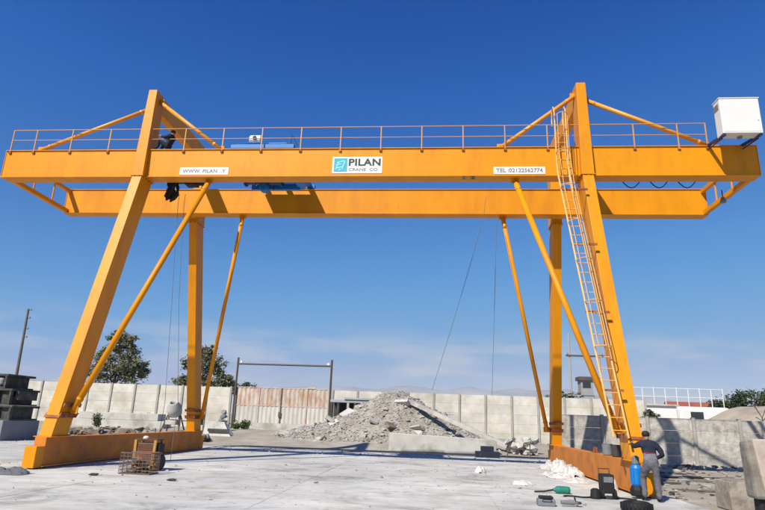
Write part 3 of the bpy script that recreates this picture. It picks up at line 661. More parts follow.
# row of brown rubble behind the left sill
br = thing('brown_rubble_row', (-1, 16, 0), 'low row of brown rubble and soil behind the left sill beam', 'rubble heap')
for k in range(210):
    x = rg.uniform(-6.5, 3.6); s = rg.uniform(.15, .6); y = rg.uniform(15.2, 17.5)
    zz = gz(x, y)+(.15+.65*max(0, noise.noise(Vector((x*.6, 0, 1)))+.55))*rg.random()
    MB().rock((x, y, zz), (s*1.4, s, s*.75), rg, 10).build('chunk', rg.choice(['brown', 'brown', 'rubble', 'brown']), br)
def weed(x, y, z, h, n, label, mt='leafb', sp=.5):
    wd = thing('weed', (x, y, z), label, 'plant'); rg2 = random.Random(int(x*100)); s = MB(); st = MB()
    for k in range(12):
        a_ = rg2.uniform(0, 6.28); e = Vector((math.cos(a_)*sp*rg2.random(), math.sin(a_)*sp*rg2.random(), h*rg2.uniform(.5, 1)))
        st.tube([(x, y, z-.03), tuple(Vector((x, y, z))+e)], .008, 4)
        for q in range(n):
            p = Vector((x, y, z))+e*rg2.uniform(.15, 1.05)+Vector((rg2.gauss(0, .09), rg2.gauss(0, .09), rg2.gauss(0, .05)))
            dd = Vector((rg2.gauss(0, 1), rg2.gauss(0, 1), rg2.gauss(.3, 1))).normalized()*rg2.uniform(.05, .11); ee = dd.orthogonal().normalized()*.03
            s.add([p-dd, p+ee, p+dd, p-ee], [(0, 1, 2, 3)])
    st.build('stem', 'leafb', wd); s.build('foliage', mt, wd)
weed(3.0, 26.4, .66, .75, 70, 'bright green low shrub at the foot of the gate', sp=1.0)
weed(2.3, 26.3, .66, .4, 30, 'small green tuft beside the low shrub', sp=.5)
p = at(97, 424, Y=15.5); weed(p.x, 15.5, p.z-.2, .8, 40, 'dark weed growing in brown rubble', 'leafd', .35)

# slabs, mixer, trough behind the left sill
for k, (x0, x1, z0, z1, lab) in enumerate(((-8.8, -1.7, .62, 1.12, 'lower long pale concrete slab by the wall behind brown rubble'), (-8.4, -2.2, 1.13, 1.62, 'upper long pale concrete slab laid on another slab by the wall'))):
    t_ = thing('concrete_slab', ((x0+x1)/2, 22.5, z0), lab, 'slab'); MB().box(x0, x1, 21.9, 23.2, z0-.3 if k == 0 else z0, z1).build('slab_body', 'conc', t_, bev=.02)
    for x in (x0+1, x1-1): MB().tube([(x, 22.2, z1-.01), (x, 22.2, z1+.09), (x+.2, 22.2, z1+.09), (x+.2, 22.2, z1-.01)], .014, 6).build('lifting_loop', 'rust', t_)
mxr = thing('cement_mixer', (-.2, 20, .3), 'small white cement mixer with tilted drum behind the left sill', 'cement mixer')
s = MB(); prof = [(.10, 0), (.45, .12), (.52, .45), (.5, .7), (.32, 1.05), (.30, 1.12), (.24, 1.1), (.22, .8)]
n_ = 18; q = Matrix.Rotation(R(-28), 3, 'X')@Matrix.Rotation(R(62), 3, 'X')
for r_, h_ in prof:
    for j in range(n_):
        v = q@Vector((r_*math.cos(j*2*math.pi/n_), r_*math.sin(j*2*math.pi/n_), h_)); s.v.append(tuple(v+Vector((-.2, 20.4, 1.55))))
s.f = [(i*n_+j, i*n_+(j+1) % n_, (i+1)*n_+(j+1) % n_, (i+1)*n_+j) for i in range(len(prof)-1) for j in range(n_)]+[tuple(range(n_))]; s.mi = [0]*len(s.f)
s.build('drum', 'conc', mxr, smooth=True)
MB().box(-.6, .2, 19.7, 20.2, .95, 1.25).build('motor_box', 'conc', mxr, bev=.03)
for x in (-.95, .45): MB().tube([(x, 19.8, .3), (x*.6-.1, 20.2, 1.6)], .05, 6).build('leg', 'gatesteel', mxr); MB().tube([(x, 20.9, .3), (x*.6-.1, 20.4, 1.6)], .05, 6).build('leg', 'gatesteel', mxr)
MB().tube([(-.9, 20.2, 1.3), (1.6, 20.1, 1.22)], .04, 6).build('tow_bar', 'steel', mxr)
bl = thing('barrel', (1.6, 20.4, .3), 'dark steel barrel on blocks beside the cement mixer', 'barrel')
MB().lathe((1.55, 20.5, 1.0), [(.28, 0), (.3, .03), (.28, .06), (.28, .3), (.3, .33), (.28, .36), (.28, .75), (.3, .78), (.26, .8)], 16).build('drum_body', 'mould', bl)
MB().box(1.1, 2.0, 20.1, 20.9, .2, .99).build('support_block', 'conc', bl, bev=.02)
tg = thing('precast_trough', (3.2, 20, .3), 'pale precast concrete trough with sloping side behind the rear left leg', 'trough')
MB().hexa([(2.25, 19.6, .3), (4.25, 19.6, .3), (4.25, 20.6, .3), (2.25, 20.6, .3)], [(2.25, 19.9, 1.3), (3.6, 19.9, 1.25), (3.5, 20.5, 1.25), (2.25, 20.5, 1.3)]).build('trough_body', 'conc', tg, bev=.02)
MB().box(2.6, 4.1, 19.52, 19.68, .62, .80).build('slot', 'mould', tg)
cp = thing('cement_bag_stack', (1.75, 22, .55), 'grey pointed stack of bags against the wall behind the trough', 'bags')
for k, (z0, w_) in enumerate(((.55, 1.0), (.85, .9), (1.15, .75), (1.45, .55), (1.75, .38))):
    MB().rock((1.75+.04*(k % 2)+1.0, 22.0, z0+.17), (w_, .6, .36), random.Random(k), 22).build('bag', 'grey', cp)

# ------------------------------------------------------------------ left moulds and pole
base = thing('concrete_base_block', (-7, 10.5, 0), 'large blue grey concrete block under the stacked dark moulds', 'concrete block')
MB().box(-14, -4.95, 9.6, 12.6, 0, 1.06).build('block', 'blockg', base, bev=.03)
for k in range(3): MB().box(-12.5+2.6*k, -12.3+2.6*k, 9.585, 9.6, .1, .95).build('panel_joint', 'concg', base)
tiers = [(1.07, 1.85, -4.95), (1.86, 2.75, -5.12), (2.76, 3.55, -5.55)]
for k, (z0, z1, xr) in enumerate(tiers):
    lab = ('lowest dark steel mould of the stack, resting on the grey block', 'middle dark steel mould of the stack with projecting ribs', 'topmost dark steel mould of the stack with pale end blocks')[k]
    st = thing('steel_mould', (xr-1.5, 11, z0), lab, 'mould', 'stacked steel moulds')
    MB().box(-12.5, xr-.25, 10.25, 12.2, z0+.08, z1-.12).build('mould_body', 'mould', st, bev=.02)
    MB().box(-12.6, xr, 10.05, 12.4, z1-.12, z1).build('top_flange', 'mould', st, bev=.02)
    MB().box(-12.6, xr-.05, 10.05, 12.4, z0, z0+.08).build('bottom_flange', 'mould', st)
    for i in range(10):
        x = xr-.12-.72*i; MB().box(x-.05, x+.05, 10.06, 10.26, z0+.08, z1-.12).build('rib', 'mould', st)
    if k == 2:
        for i in range(4): MB().lathe((xr-.42-.72*i, 10.18, z0+.2), [(.13, 0), (.16, .06), (.16, .26), (.1, .36)], 12).build('end_block', 'concg', st)
    if k == 1:
        MB().box(xr-.02, xr+.16, 10.4, 12.0, z0+.3, z1-.1).build('end_bracket', 'mould', st)
up_ = thing('utility_pole', (-24, 35, 0), 'leaning wooden utility pole with small insulators behind the stacked moulds', 'utility pole')
a = at(16, 378, Y=35); b = at(28.5, 309, Y=35); dd = (b-a)
MB().tube([a-dd*.75, a, b], [.17, .15, .11], 10).build('pole', 'wood', up_)
for t in (.98, .86, .70, .58):
    p = a+dd*t; MB().tube([p, p+Vector((.32, 0, .03))], .025, 6).build('insulator_arm', 'steel', up_)
    MB().lathe(p+Vector((.34, 0, .0)), [(.05, 0), (.07, .05), (.07, .12), (.03, .17)], 10).build('insulator', 'grey', up_)
MB().tube([a-dd*.3+Vector((.16, -.05, 0)), a-dd*.02+Vector((.18, -.05, 0))], .05, 6).build('conduit', 'steel', up_)

# ------------------------------------------------------------------ trees
def tree(name, base, H, lobes, nleaf, ls, label, mt='leaf', seed=1, cat='tree', group=None, trunk=.16):
    t = thing(name, base, label, cat, group); rg = random.Random(seed); b0 = Vector(base)
    tk = MB(); top = b0+Vector((0, 0, H*.45)); tk.tube([b0-Vector((0, 0, .3)), b0+Vector((.05, 0, H*.2)), top], [trunk*1.2, trunk, trunk*.7], 8)
    lf = MB()
    clumps = []
    for (cx, cz, rx, rz) in lobes:
        c = b0+Vector((cx, rg.uniform(-.3, .3)*rx, cz))
        tk.tube([top-Vector((0, 0, rg.uniform(0, H*.12))), (top+c)/2+Vector((rg.uniform(-.2, .2), 0, .15)), c+Vector((0, 0, rz*.3))], [trunk*.5, trunk*.33, .02], 6)
        for k in range(16):
            d = Vector((rg.gauss(0, 1), rg.gauss(0, 1), rg.gauss(0, 1))).normalized()*rg.random()**.4
            q = c+Vector((d.x*rx, d.y*rx*.9, d.z*rz)); clumps.append((q, rg.uniform(.22, .5)*rx))
            if k % 3 == 0: tk.tube([c, q], [.03, .01], 4)
    for k in range(nleaf):
        q, r = rg.choice(clumps); p = q+Vector((rg.gauss(0, 1), rg.gauss(0, 1), rg.gauss(0, .8)))*r*.48
        dd = Vector((rg.gauss(0, 1), rg.gauss(0, 1), rg.gauss(0, .6))).normalized(); ee = dd.orthogonal().normalized(); ee.rotate(Matrix.Rotation(rg.uniform(0, 6.28), 3, dd))
        s = ls*rg.uniform(.6, 1.3); lf.add([p-dd*s, p+ee*s*.45, p+dd*s, p-ee*s*.45], [(0, 1, 2, 3)])
    tk.build('trunk', 'bark', t); lf.build('crown', mt, t)
tree('tree', (-19.2, 45, .5), 10, [(-1.9, 5.3, 1.7, 1.5), (-.2, 5.2, 1.9, 1.6), (1.7, 5.1, 1.7, 1.5), (-1.6, 7.4, 1.4, 1.5), (.4, 7.6, 1.7, 1.6), (2.0, 6.9, 1.4, 1.4), (-.4, 9.3, 1.3, 1.1), (.9, 9.0, 1.2, 1.1), (3.1, 5.9, 1.0, 1.1)], 12000, .16, 'broad grey green tree beyond the wall left of the gate', seed=4)
tree('tree', (-8.6, 45, .5), 9, [(-2.2, 4.8, 1.2, 1.2), (-.4, 4.9, 1.7, 1.5), (1.6, 4.8, 1.7, 1.4), (-1.4, 6.7, 1.3, 1.3), (.2, 7.0, 1.4, 1.4), (1.7, 6.4, 1.3, 1.2), (-.6, 8.4, 1.0, .9), (.5, 8.2, .9, .9), (3.0, 4.9, 1.1, .9)], 10000, .16, 'rounded grey green tree beyond the wall behind the rear left leg', seed=9)
tree('bush', (-2.4, 42, .5), 4.6, [(-.8, 3.9, .7, .6), (.3, 4.0, .8, .6), (1.2, 3.7, .7, .5)], 1500, .13, 'low dark bush showing over the wall by the gate', 'leafd', 12, 'bush')
tree('tree', (53.0, 46, .4), 6.5, [(-4.0, 3.9, 1.4, .8), (-2.0, 4.5, 1.6, 1.1), (-.4, 4.8, 1.7, 1.2), (1.4, 5.2, 1.8, 1.3), (3.2, 5.2, 1.9, 1.3), (5, 5.2, 1.9, 1.3), (7, 5.0, 1.9, 1.2)], 7000, .16, 'dense dark green trees beyond the earth bank', 'leafd', 15)
for k, (px, py, lab) in enumerate(((560, 398, 'dark bush beyond the wall behind the rear right leg'), (573, 400, 'small dark bush beyond the wall beside the double pole'), (650, 413, 'small bush growing behind the low stone wall'))):
    Yk = 46 if k < 2 else 17
    p = at(px, py, Y=Yk); tree('bush', (p.x, Yk, .3), p.z+.3, [(-.6, p.z-.5, .9, .7), (.5, p.z-.3, .9, .7)] if k < 2 else [(0, p.z-.5, .4, .4), (.3, p.z-.7, .4, .4)], 1200, .12 if k < 2 else .07, lab, 'leafd', 20+k, 'bush', trunk=.08)

# ------------------------------------------------------------------ beyond the wall at right
hp = thing('double_pole', (36, 50, 0), 'grey double power pole with dark crossarm beyond the wall', 'utility pole')
for x in (34.25, 37.7): MB().tube([(x, 50, 0), (x, 50, 12.6 if x < 35 else 10.6)], [.13, .1], 8).build('pole', 'post', hp)
MB().box(33.8, 38.3, 49.85, 49.98, 9.8, 10.0).build('crossarm', 'gatesteel', hp)
for x in (34.0, 36, 38.0): MB().lathe((x, 49.9, 10.0), [(.05, 0), (.09, .06), (.09, .16), (.03, .25)], 10).build('insulator', 'grey', hp)
MB().tube([(34.25, 50, 5), (37.7, 50, 7.5)], .05, 6).build('brace', 'gatesteel', hp)
hut = thing('control_cabin', (34.8, 46, 0), 'small raised grey cabin with dark roof beyond the wall', 'cabin')
MB().box(34.2, 35.5, 45.2, 46.6, 5.1, 6.7).build('cabin_wall', 'concg', hut)
MB().box(34.0, 35.7, 45.0, 46.8, 6.7, 7.1).build('roof', 'gatesteel', hut)
MB().box(34.4, 35.25, 45.17, 45.2, 5.9, 6.5).build('window', 'glass', hut)
for x in (33.2, 34.4, 35.6, 36.6): MB().tube([(x, 45.4, 0), (x, 45.4, 5.1)], .05, 6).build('support', 'post', hut)
for z in (4.4, 5.08): MB().box(32.8, 37, 45.3, 45.45, z-.05, z+.05).build('platform_bar', 'post', hut)
wb = thing('white_building', (38.5, 40, 0), 'low flat white building beyond the stone faced wall', 'building')
MB().box(34.6, 41.2, 38, 42, 0, 4.0).build('wall', 'signwhite', wb); MB().box(34.4, 41.4, 37.8, 42.2, 4.0, 4.15).build('roof', 'conc', wb)
MB().box(36.4, 37.4, 37.96, 38.0, 2.6, 3.5).build('window', 'glass', wb)
wf = thing('tube_fence', (44, 45, 0), 'tall white tubular scaffold railing beyond the stone faced wall', 'railing')
for i in range(9): MB().tube([(39.4+1.18*i, 45, 1.5), (39.4+1.18*i, 45, 6.2 if i % 2 == 0 else 6.05)], .05, 6).build('post', 'cabinet', wf)
for z in (4.1, 5.2, 6.1): MB().tube([(39.4, 45, z), (48.85, 45, z)], .04, 6).build('rail', 'cabinet', wf)
tk_ = thing('white_trailer', (44.5, 41, 0), 'rounded white trailer parked beyond the stone faced wall', 'trailer')
MB().box(42.3, 47.3, 40.3, 42.3, 1.4, 4.1).build('body', 'cabinet', tk_, bev=.35)
MB().box(43.4, 44.6, 40.27, 40.3, 2.9, 3.6).build('window', 'glass', tk_)
for x in (43.4, 46.4): MB().lathe((x, 40.4, .85), [(.4, -.1), (.42, 0), (.4, .12)], 16, 'Y').build('wheel', 'black', tk_)
MB().box(42.8, 46.8, 40.6, 42, .9, 1.4).build('chassis', 'gatesteel', tk_)
for k, (x, lab) in enumerate(((48.2, 'small red roofed hut beyond the railing'), (51.0, 'red roofed shed further along beside the trees'))):
    h_ = thing('red_roof_shed', (x, 55, 0), lab, 'shed'); MB().box(x-1.3, x+1.3, 54, 57, 0, 4.0).build('wall', 'conc', h_)
    MB().hexa([(x-1.5, 53.8, 4.0), (x+1.5, 53.8, 4.0), (x+1.5, 57.2, 4.0), (x-1.5, 57.2, 4.0)], [(x-1.4, 55.4, 5.2), (x+1.4, 55.4, 5.2), (x+1.4, 55.6, 5.2), (x-1.4, 55.6, 5.2)]).build('roof', 'redroof', h_)
    MB().box(x-.4, x+.4, 53.97, 54, 2.6, 3.4).build('window', 'glass', h_)
bk = MB(); nxb, nyb = 40, 14
for j in range(nyb+1):
    for i in range(nxb+1):
        x = 33.5+22*i/nxb; y = 15+16*j/nyb
        h = 3.75*sm(0, 7, x-33.8+noise.noise(Vector((x*.3, y*.3, 0))))*sm(0, 5.5, y-15)*(1-sm(9, 15.5, y-15))+.12*noise.noise(Vector((x, y, 0)))
        bk.v.append((x, y, gz(x, y)-.1+h))
bk.f = [(j*(nxb+1)+i, j*(nxb+1)+i+1, (j+1)*(nxb+1)+i+1, (j+1)*(nxb+1)+i) for j in range(nyb) for i in range(nxb)]; bk.mi = [0]*len(bk.f)
struct(bk.build('earth_bank', 'tan', smooth=True))
vf = thing('v_bracket', (38.9, 19.9, 2.5), 'thin V shaped steel bracket standing on the earth bank', 'bracket')
MB().tube([(38.45, 18.9, 3.52), (38.86, 18.9, 2.75), (39.27, 18.9, 3.55)], .035, 6).build('bar', 'gatesteel', vf)
MB().tube([(38.86, 18.9, 2.78), (38.86, 18.92, 2.3)], .035, 6).build('post', 'gatesteel', vf)

# ------------------------------------------------------------------ yard clutter, left
bs = thing('wire_basket', (9.3, -3.1, 0), 'rusty wire mesh basket on the concrete in front of the left sill', 'basket')
x0, x1, y0, y1, h = 8.85, 9.80, -3.35, -2.75, .60
for z in (.02, h): MB().tube([(x0, y0, z), (x1, y0, z), (x1, y1, z), (x0, y1, z), (x0, y0, z)], .016, 6).build('rim', 'wire', bs)
for i in range(9):
    x = x0+(x1-x0)*i/8
    for y in (y0, y1): MB().tube([(x, y, .02), (x, y, h)], .009, 5).build('wire', 'wire', bs)
for i in range(1, 7):
    y = y0+(y1-y0)*i/7
    for x in (x0, x1): MB().tube([(x, y, .02), (x, y, h)], .009, 5).build('wire', 'wire', bs)
for k in range(1, 6):
    z = .02+(h-.02)*k/6; MB().tube([(x0, y0, z), (x1, y0, z), (x1, y1, z), (x0, y1, z), (x0, y0, z)], .009, 5).build('wire', 'wire', bs)
MB().box(x0+.02, x1-.02, y0+.03, y1-.03, .02, .03).build('base_sheet', 'wire', bs)
rg = random.Random(8)
sb = thing('scrap_pieces', (9.3, -3.0, .05), 'scrap steel offcuts lying inside the wire basket', 'scrap')
for k in range(14): MB().obox((rg.uniform(9.0, 9.7), rg.uniform(-3.2, -2.75), .06+.03*k), (rg.uniform(.2, .45), rg.uniform(.05, .18), .03), (rg.uniform(-.3, .3), rg.uniform(-.3, .3), rg.uniform(0, 3))).build('offcut', rg.choice(['wire', 'rust', 'grey', 'steel']), sb)
_a = at(134, 460, Y=-2.1); _b = at(156, 460, Y=-2.1); wx0, wx1 = _a.x, _b.x; wzt = at(145, 440, Y=-2.1).z
wm = thing('welding_set', ((wx0+wx1)/2, -2.0, 0), 'brown welding set with dull yellow uprights standing behind the wire basket', 'welding machine')
MB().box(wx0+.08, wx1-.08, -2.2, -1.75, .2, wzt-.08).build('casing', 'brownbox', wm, bev=.03)
MB().box(wx0+.12, wx1-.12, -2.212, -2.2, .45, wzt-.25).build('front_panel', 'rust', wm)
for k in range(4): MB().box(wx0+.14, wx1-.14, -2.222, -2.21, .5+.06*k, .53+.06*k).build('louvre', 'brownbox', wm)
for x in (wx0+.05, wx1-.05):
    for y in (-2.2, -1.75): MB().obox((x, y, wzt/2), (.09, .08, wzt), (0, .03 if x > wx0+.3 else -.03, 0)).build('upright', 'yellow', wm, bev=.01)
MB().box(wx0, wx1, -2.24, -1.7, .06, .16).build('skid', 'yellow', wm)
MB().box(wx0-.02, wx1+.02, -2.22, -1.72, wzt, wzt+.04).build('top_sheet', 'brownbox', wm)
MB().lathe((wx0+.25, -2.0, wzt+.04), [(.09, 0), (.09, .04), (.05, .08)], 12).build('cap', 'cabinet', wm)
MB().lathe((wx1+.03, -1.95, .26), [(.2, 0), (.24, .03), (.24, .1), (.2, .13)], 18, 'X').build('wheel', 'black', wm)
MB().box(wx1, wx1+.09, -2.15, -1.8, .55, wzt-.1).build('side_panel', 'black', wm)
for k, (px, py, lab) in enumerate(((94, 475.5, 'small dark stone lying on concrete before the wire basket'), (172, 481, 'flat dark scrap lying on bare concrete'))):
    p = at(px, py, Z=0); o = MB().rock((p.x, p.y, .03), (.3, .2, .07), rg, 14).build('stone', 'mould'); tag(o, lab, 'stone')
gh = thing('grey_cloth_heap', (6.5, -4.7, 0), 'crumpled grey green cloth on the ground at the left sill end', 'cloth')
def crumple(name, c, size, mt, parent, seed, amp=.5, n=34):
    """soft heap with rounded folds"""
    s = MB(); c = Vector(c)
    for j in range(n+1):
        for i in range(n+1):
            u, v = i/n*2-1, j/n*2-1
            edge = 1+.35*noise.noise(Vector((math.atan2(v, u)*1.3, seed, 0)))
            rr = max(0, 1-(u*u+v*v)/edge)
            q = Vector((u*1.5+seed, v*1.5, seed*.37)); f1 = noise.noise(q*1.2)*1.1; f2 = (1-2.4*abs(noise.noise(q*2.1+Vector((9, 0, 0)))))*.45; f3 = noise.noise(q*6)*.16
            hgt = rr**.5*max(.10, .52+amp*(f1+f2+f3))
            s.v.append((c.x+u*size[0]/2+.08*size[0]*noise.noise(q*2+Vector((0, 5, 0))), c.y+v*size[1]/2, c.z+.006+max(0, hgt)*size[2]))
    s.f = [(j*(n+1)+i, j*(n+1)+i+1, (j+1)*(n+1)+i+1, (j+1)*(n+1)+i) for j in range(n) for i in range(n)]; s.mi = [0]*len(s.f)
    return s.build(name, mt, parent, smooth=True)
crumple('cloth', (6.2, -4.55, 0), (1.3, .7, .22), 'greycloth', gh, 2.3)

# ------------------------------------------------------------------ yard clutter, right
ws = thing('white_sheet_heap', (23.0, 4.5, 0), 'large crumpled white plastic sheeting heaped along the right sill', 'plastic sheet')
for k, (px, py, wx_, wy_, h_) in enumerate(((556, 470, .9, 1.3, .50), (566, 473, .9, 1.1, .52), (575, 477, .9, 1.0, .46), (586, 479, .7, .9, .42), (549, 470, .7, 1.3, .3), (562, 479, .9, .8, .22), (578, 484, .8, .7, .18), (551, 476, .5, .5, .14))):
    p = at(px, py, Z=0); crumple('sheet', (min(p.x, 23.4), p.y+.4, 0), (wx_, wy_, h_), 'whitebag', ws, k*3.7+1)
for k, (px, py, wx_, h_, lab) in enumerate(((480, 473, .42, .40, 'rounded white plastic bag alone on the open concrete'), (522, 485, .62, .24, 'flattened white plastic bag lying beside a dark crumb'), (611, 490, .42, .55, 'white plastic bag standing against the right sill'))):
    p = at(px, py, Z=0); o = crumple('plastic_bag', (p.x, p.y, 0), (wx_, .5, h_), 'whitebag', None, k*5.1+.7, .22); tag(o, lab, 'plastic bag')
p = at(562, 494, Z=0); gs = thing('green_can', (p.x, p.y, 0), 'green plastic can lying on its side with dark hose', 'can')
MB().lathe((p.x-.2, p.y, .10), [(.04, -.04), (.05, 0), (.10, .07), (.105, .12), (.10, .36), (.08, .42)], 20, 'X').build('can_body', 'green', gs)
MB().tube([(p.x-.22, p.y, .1), (p.x-.5, p.y-.05, .05), (p.x-.75, p.y+.02, .03)], .025, 6).build('hose', 'black', gs)
p = at(546, 506, Z=0); an = thing('grinder_case', (p.x, p.y, 0), 'dark open tool case lying on the concrete', 'tool case')
MB().box(p.x-.2, p.x+.2, p.y-.15, p.y+.15, .0, .16).build('case_body', 'grey', an, bev=.03); MB().box(p.x-.16, p.x+.16, p.y-.11, p.y+.11, .16, .22).build('tool', 'black', an, bev=.02)
MB().tube([(p.x-.1, p.y-.16, .12), (p.x-.1, p.y-.2, .16), (p.x+.1, p.y-.2, .16), (p.x+.1, p.y-.16, .12)], .012, 6).build('handle', 'black', an)
p = at(571, 507, Z=0); gr = thing('angle_grinder', (p.x, p.y, 0), 'small grey angle grinder lying beside the tool case', 'grinder')
MB().tube([(p.x-.22, p.y, .09), (p.x+.1, p.y+.05, .09)], [.045, .06], 10).build('body', 'grey', gr); MB().lathe((p.x+.17, p.y+.06, .06), [(.08, 0), (.1, .02), (.08, .05)], 14).build('disc', 'steel', gr)
MB().tube([(p.x+.12, p.y+.05, .1), (p.x+.14, p.y+.2, .18)], .02, 6).build('side_handle', 'black', gr)
bx = thing('black_power_unit', (22.6, -3.9, 0), 'black boxy power unit on small wheels beside the right sill', 'power unit')
p = at(603, 499, Z=0)
MB().box(p.x-.02, p.x+.30, p.y-.1, p.y+.3, .14, .62).build('casing', 'black', bx, bev=.03)
MB().box(p.x+.02, p.x+.26, p.y-.108, p.y-.1, .42, .56).build('front_panel', 'grey', bx)
for dx in (-.02, .30): MB().lathe((p.x+dx-.03, p.y+.0, .13), [(.10, 0), (.13, .02), (.13, .06), (.1, .08)], 14, 'X').build('wheel', 'black', bx)
MB().tube([(p.x, p.y+.25, .6), (p.x, p.y+.28, .74), (p.x+.28, p.y+.28, .74), (p.x+.28, p.y+.25, .6)], .015, 6).build('handle', 'steel', bx)
MB().lathe((p.x-.2, p.y-.05, .0), [(.13, 0), (.14, .05), (.12, .22), (.06, .26)], 12).build('filter_pot', 'black', bx)
hc = thing('coiled_hose', (22.9, -4.6, 0), 'loose black hose snaking on the concrete by the power unit', 'hose')
p = at(585, 498, Z=0)
MB().tube([(p.x-.55+.12*t, p.y+.1*math.sin(t*1.1), .025) for t in range(16)], .022, 6).build('hose', 'black', hc)
MB().lathe((p.x+1.3, p.y, .01), [(.03, 0), (.04, .02), (.03, .06)], 10).build('coupling', 'steel', hc)
ty = thing('tyre', (22.6, -6.5, 0), 'worn black tyre lying flat on the concrete', 'tyre')
p = at(637, 511, Z=0); s = MB(); prof = [(.20, .02), (.27, 0), (.33, .04), (.35, .10), (.33, .16), (.27, .2), (.20, .18)]
n_ = 24; s.v = [(p.x+r_*math.cos(2*math.pi*j/n_), p.y+r_*math.sin(2*math.pi*j/n_), h_) for r_, h_ in prof for j in range(n_)]
s.f = [(i*n_+j, i*n_+(j+1) % n_, ((i+1) % 7)*n_+(j+1) % n_, ((i+1) % 7)*n_+j) for i in range(7) for j in range(n_)]; s.mi = [0]*len(s.f); s.build('tread', 'black', ty, smooth=True)
for k in range(24):
    a_ = k*math.pi/12; MB().obox((p.x+.345*math.cos(a_), p.y+.345*math.sin(a_), .1), (.02, .05, .13), (0, 0, a_)).build('lug', 'black', ty)
for k, (px, lab) in enumerate(((608, 'grey paint bucket standing on the right sill beside another'), (617, 'dented dark bucket on the right sill next to the leg'))):
    p = at(px, 459, X=24.03); bu = thing('bucket', (24.03, p.y, .92), lab, 'bucket')
    MB().lathe((24.03, p.y, .921), [(.12, 0), (.15, .02), (.175, .36), (.185, .37), (.165, .37), (.14, .05)], 18).build('pail', 'grey' if k == 0 else 'steel', bu)
    MB().tube([(24.03+.18*math.cos(t*math.pi/6), p.y-.02-.05*math.sin(t*math.pi/6), .921+.36-.10*math.sin(t*math.pi/6)) for t in range(7)], .006, 5).build('handle', 'steel', bu)
p = at(595, 450, X=24.03); rr_ = thing('rusty_bracket', (24.03, p.y, .92), 'small rusty steel bracket left on the right sill', 'bracket')
MB().box(23.95, 24.15, p.y-.3, p.y+.3, .921, .95).build('plate', 'rust', rr_); MB().box(24.02, 24.06, p.y-.2, p.y+.2, .95, 1.12).build('web', 'rust', rr_)
# planks, mats and dark scraps on the right
for k, (px, py, L_, w_, a_, mn, lab) in enumerate(((690, 478, 2.3, .5, .15, 'black', 'torn black rubber mat lying on the ground right of the crane leg'), (712, 483, 1.6, .14, -.35, 'wood', 'weathered timber plank lying beside the rubber mat'), (668, 484, 1.2, .12, .5, 'wood', 'short timber offcut lying near the worker'), (728, 462, .7, .16, -.1, 'rust', 'short rusty angle bar lying by the stone faced wall'), (676, 474, 1.5, .3, -.2, 'mould', 'flat dark steel sheet on the ground behind the worker'), (700, 492, 1.8, .08, .2, 'wood', 'thin grey batten lying in front of the rubber mat'))):
    p = at(px, py, Z=0)
    if k in (0, 4):
        o = MB(); n2 = 14; r2 = random.Random(k)
        top_ = []
        for i in range(n2+1):
            for j in range(5):
                u, v = i/n2-.5, j/4-.5; e = (r2.uniform(-.06, .06) if j in (0, 4) else 0)
                q = Vector((u*L_, v*w_*(1+.5*math.sin(i*.9))+e, .02+.05*max(0, noise.noise(Vector((u*4, v*3, k))))))
                q.rotate(Matrix.Rotation(a_, 3, 'Z')); o.v.append((p.x+q.x, p.y+q.y, q.z))
        o.f = [(i*5+j, (i+1)*5+j, (i+1)*5+j+1, i*5+j+1) for i in range(n2) for j in range(4)]; o.mi = [0]*len(o.f)
        ob = o.build('rubber_mat' if k == 0 else 'steel_sheet', mn); ob.modifiers.new('t', 'SOLIDIFY').thickness = .012
        tag(ob, lab, 'mat' if k == 0 else 'sheet')
    else:
        ob = MB().obox((p.x, p.y, .035), (L_, w_, .05), (.02, .02, a_)).build('plank' if mn == 'wood' else 'angle_bar', mn, bev=.006); tag(ob, lab, 'plank' if mn == 'wood' else 'bar')
# debris at the foot of the right wall
dw = thing('wall_debris', (30, 11, 0), 'loose stones and soil along the foot of the stone faced wall', 'rubble heap')
for k in range(120):
    s = rg.uniform(.08, .35); x = rg.uniform(25, 38); MB().rock((x, rg.uniform(9.8, 11.8), rg.uniform(0, .12)), (s*1.4, s, s*.7), rg, 9).build('stone', rg.choice(['rubble', 'rubb2', 'brown', 'concg']), dw)
lt = thing('litter', (26.5, 0, 0), 'loose stones clods and scraps strewn on bare earth right of the crane', 'debris')
r9 = random.Random(31)
for k in range(230):
    x = r9.uniform(24.8, 33); y = r9.uniform(-4.5, 9.5); s_ = r9.uniform(.04, .16)*(1 if r9.random() < .88 else 2)
    MB().rock((x, y, s_*.15), (s_*1.5, s_*1.1, s_*.6), r9, 8).build('clod', r9.choice(['brown', 'rubble', 'rubb2', 'concg', 'mould']), lt)
for k in range(14):
    x = r9.uniform(25, 31); y = r9.uniform(-3, 6)
    MB().obox((x, y, .03), (r9.uniform(.3, .9), r9.uniform(.04, .12), .03), (0, r9.uniform(-.03, .03), r9.uniform(-.6, .6))).build('batten', r9.choice(['wood', 'gatesteel', 'rust']), lt)
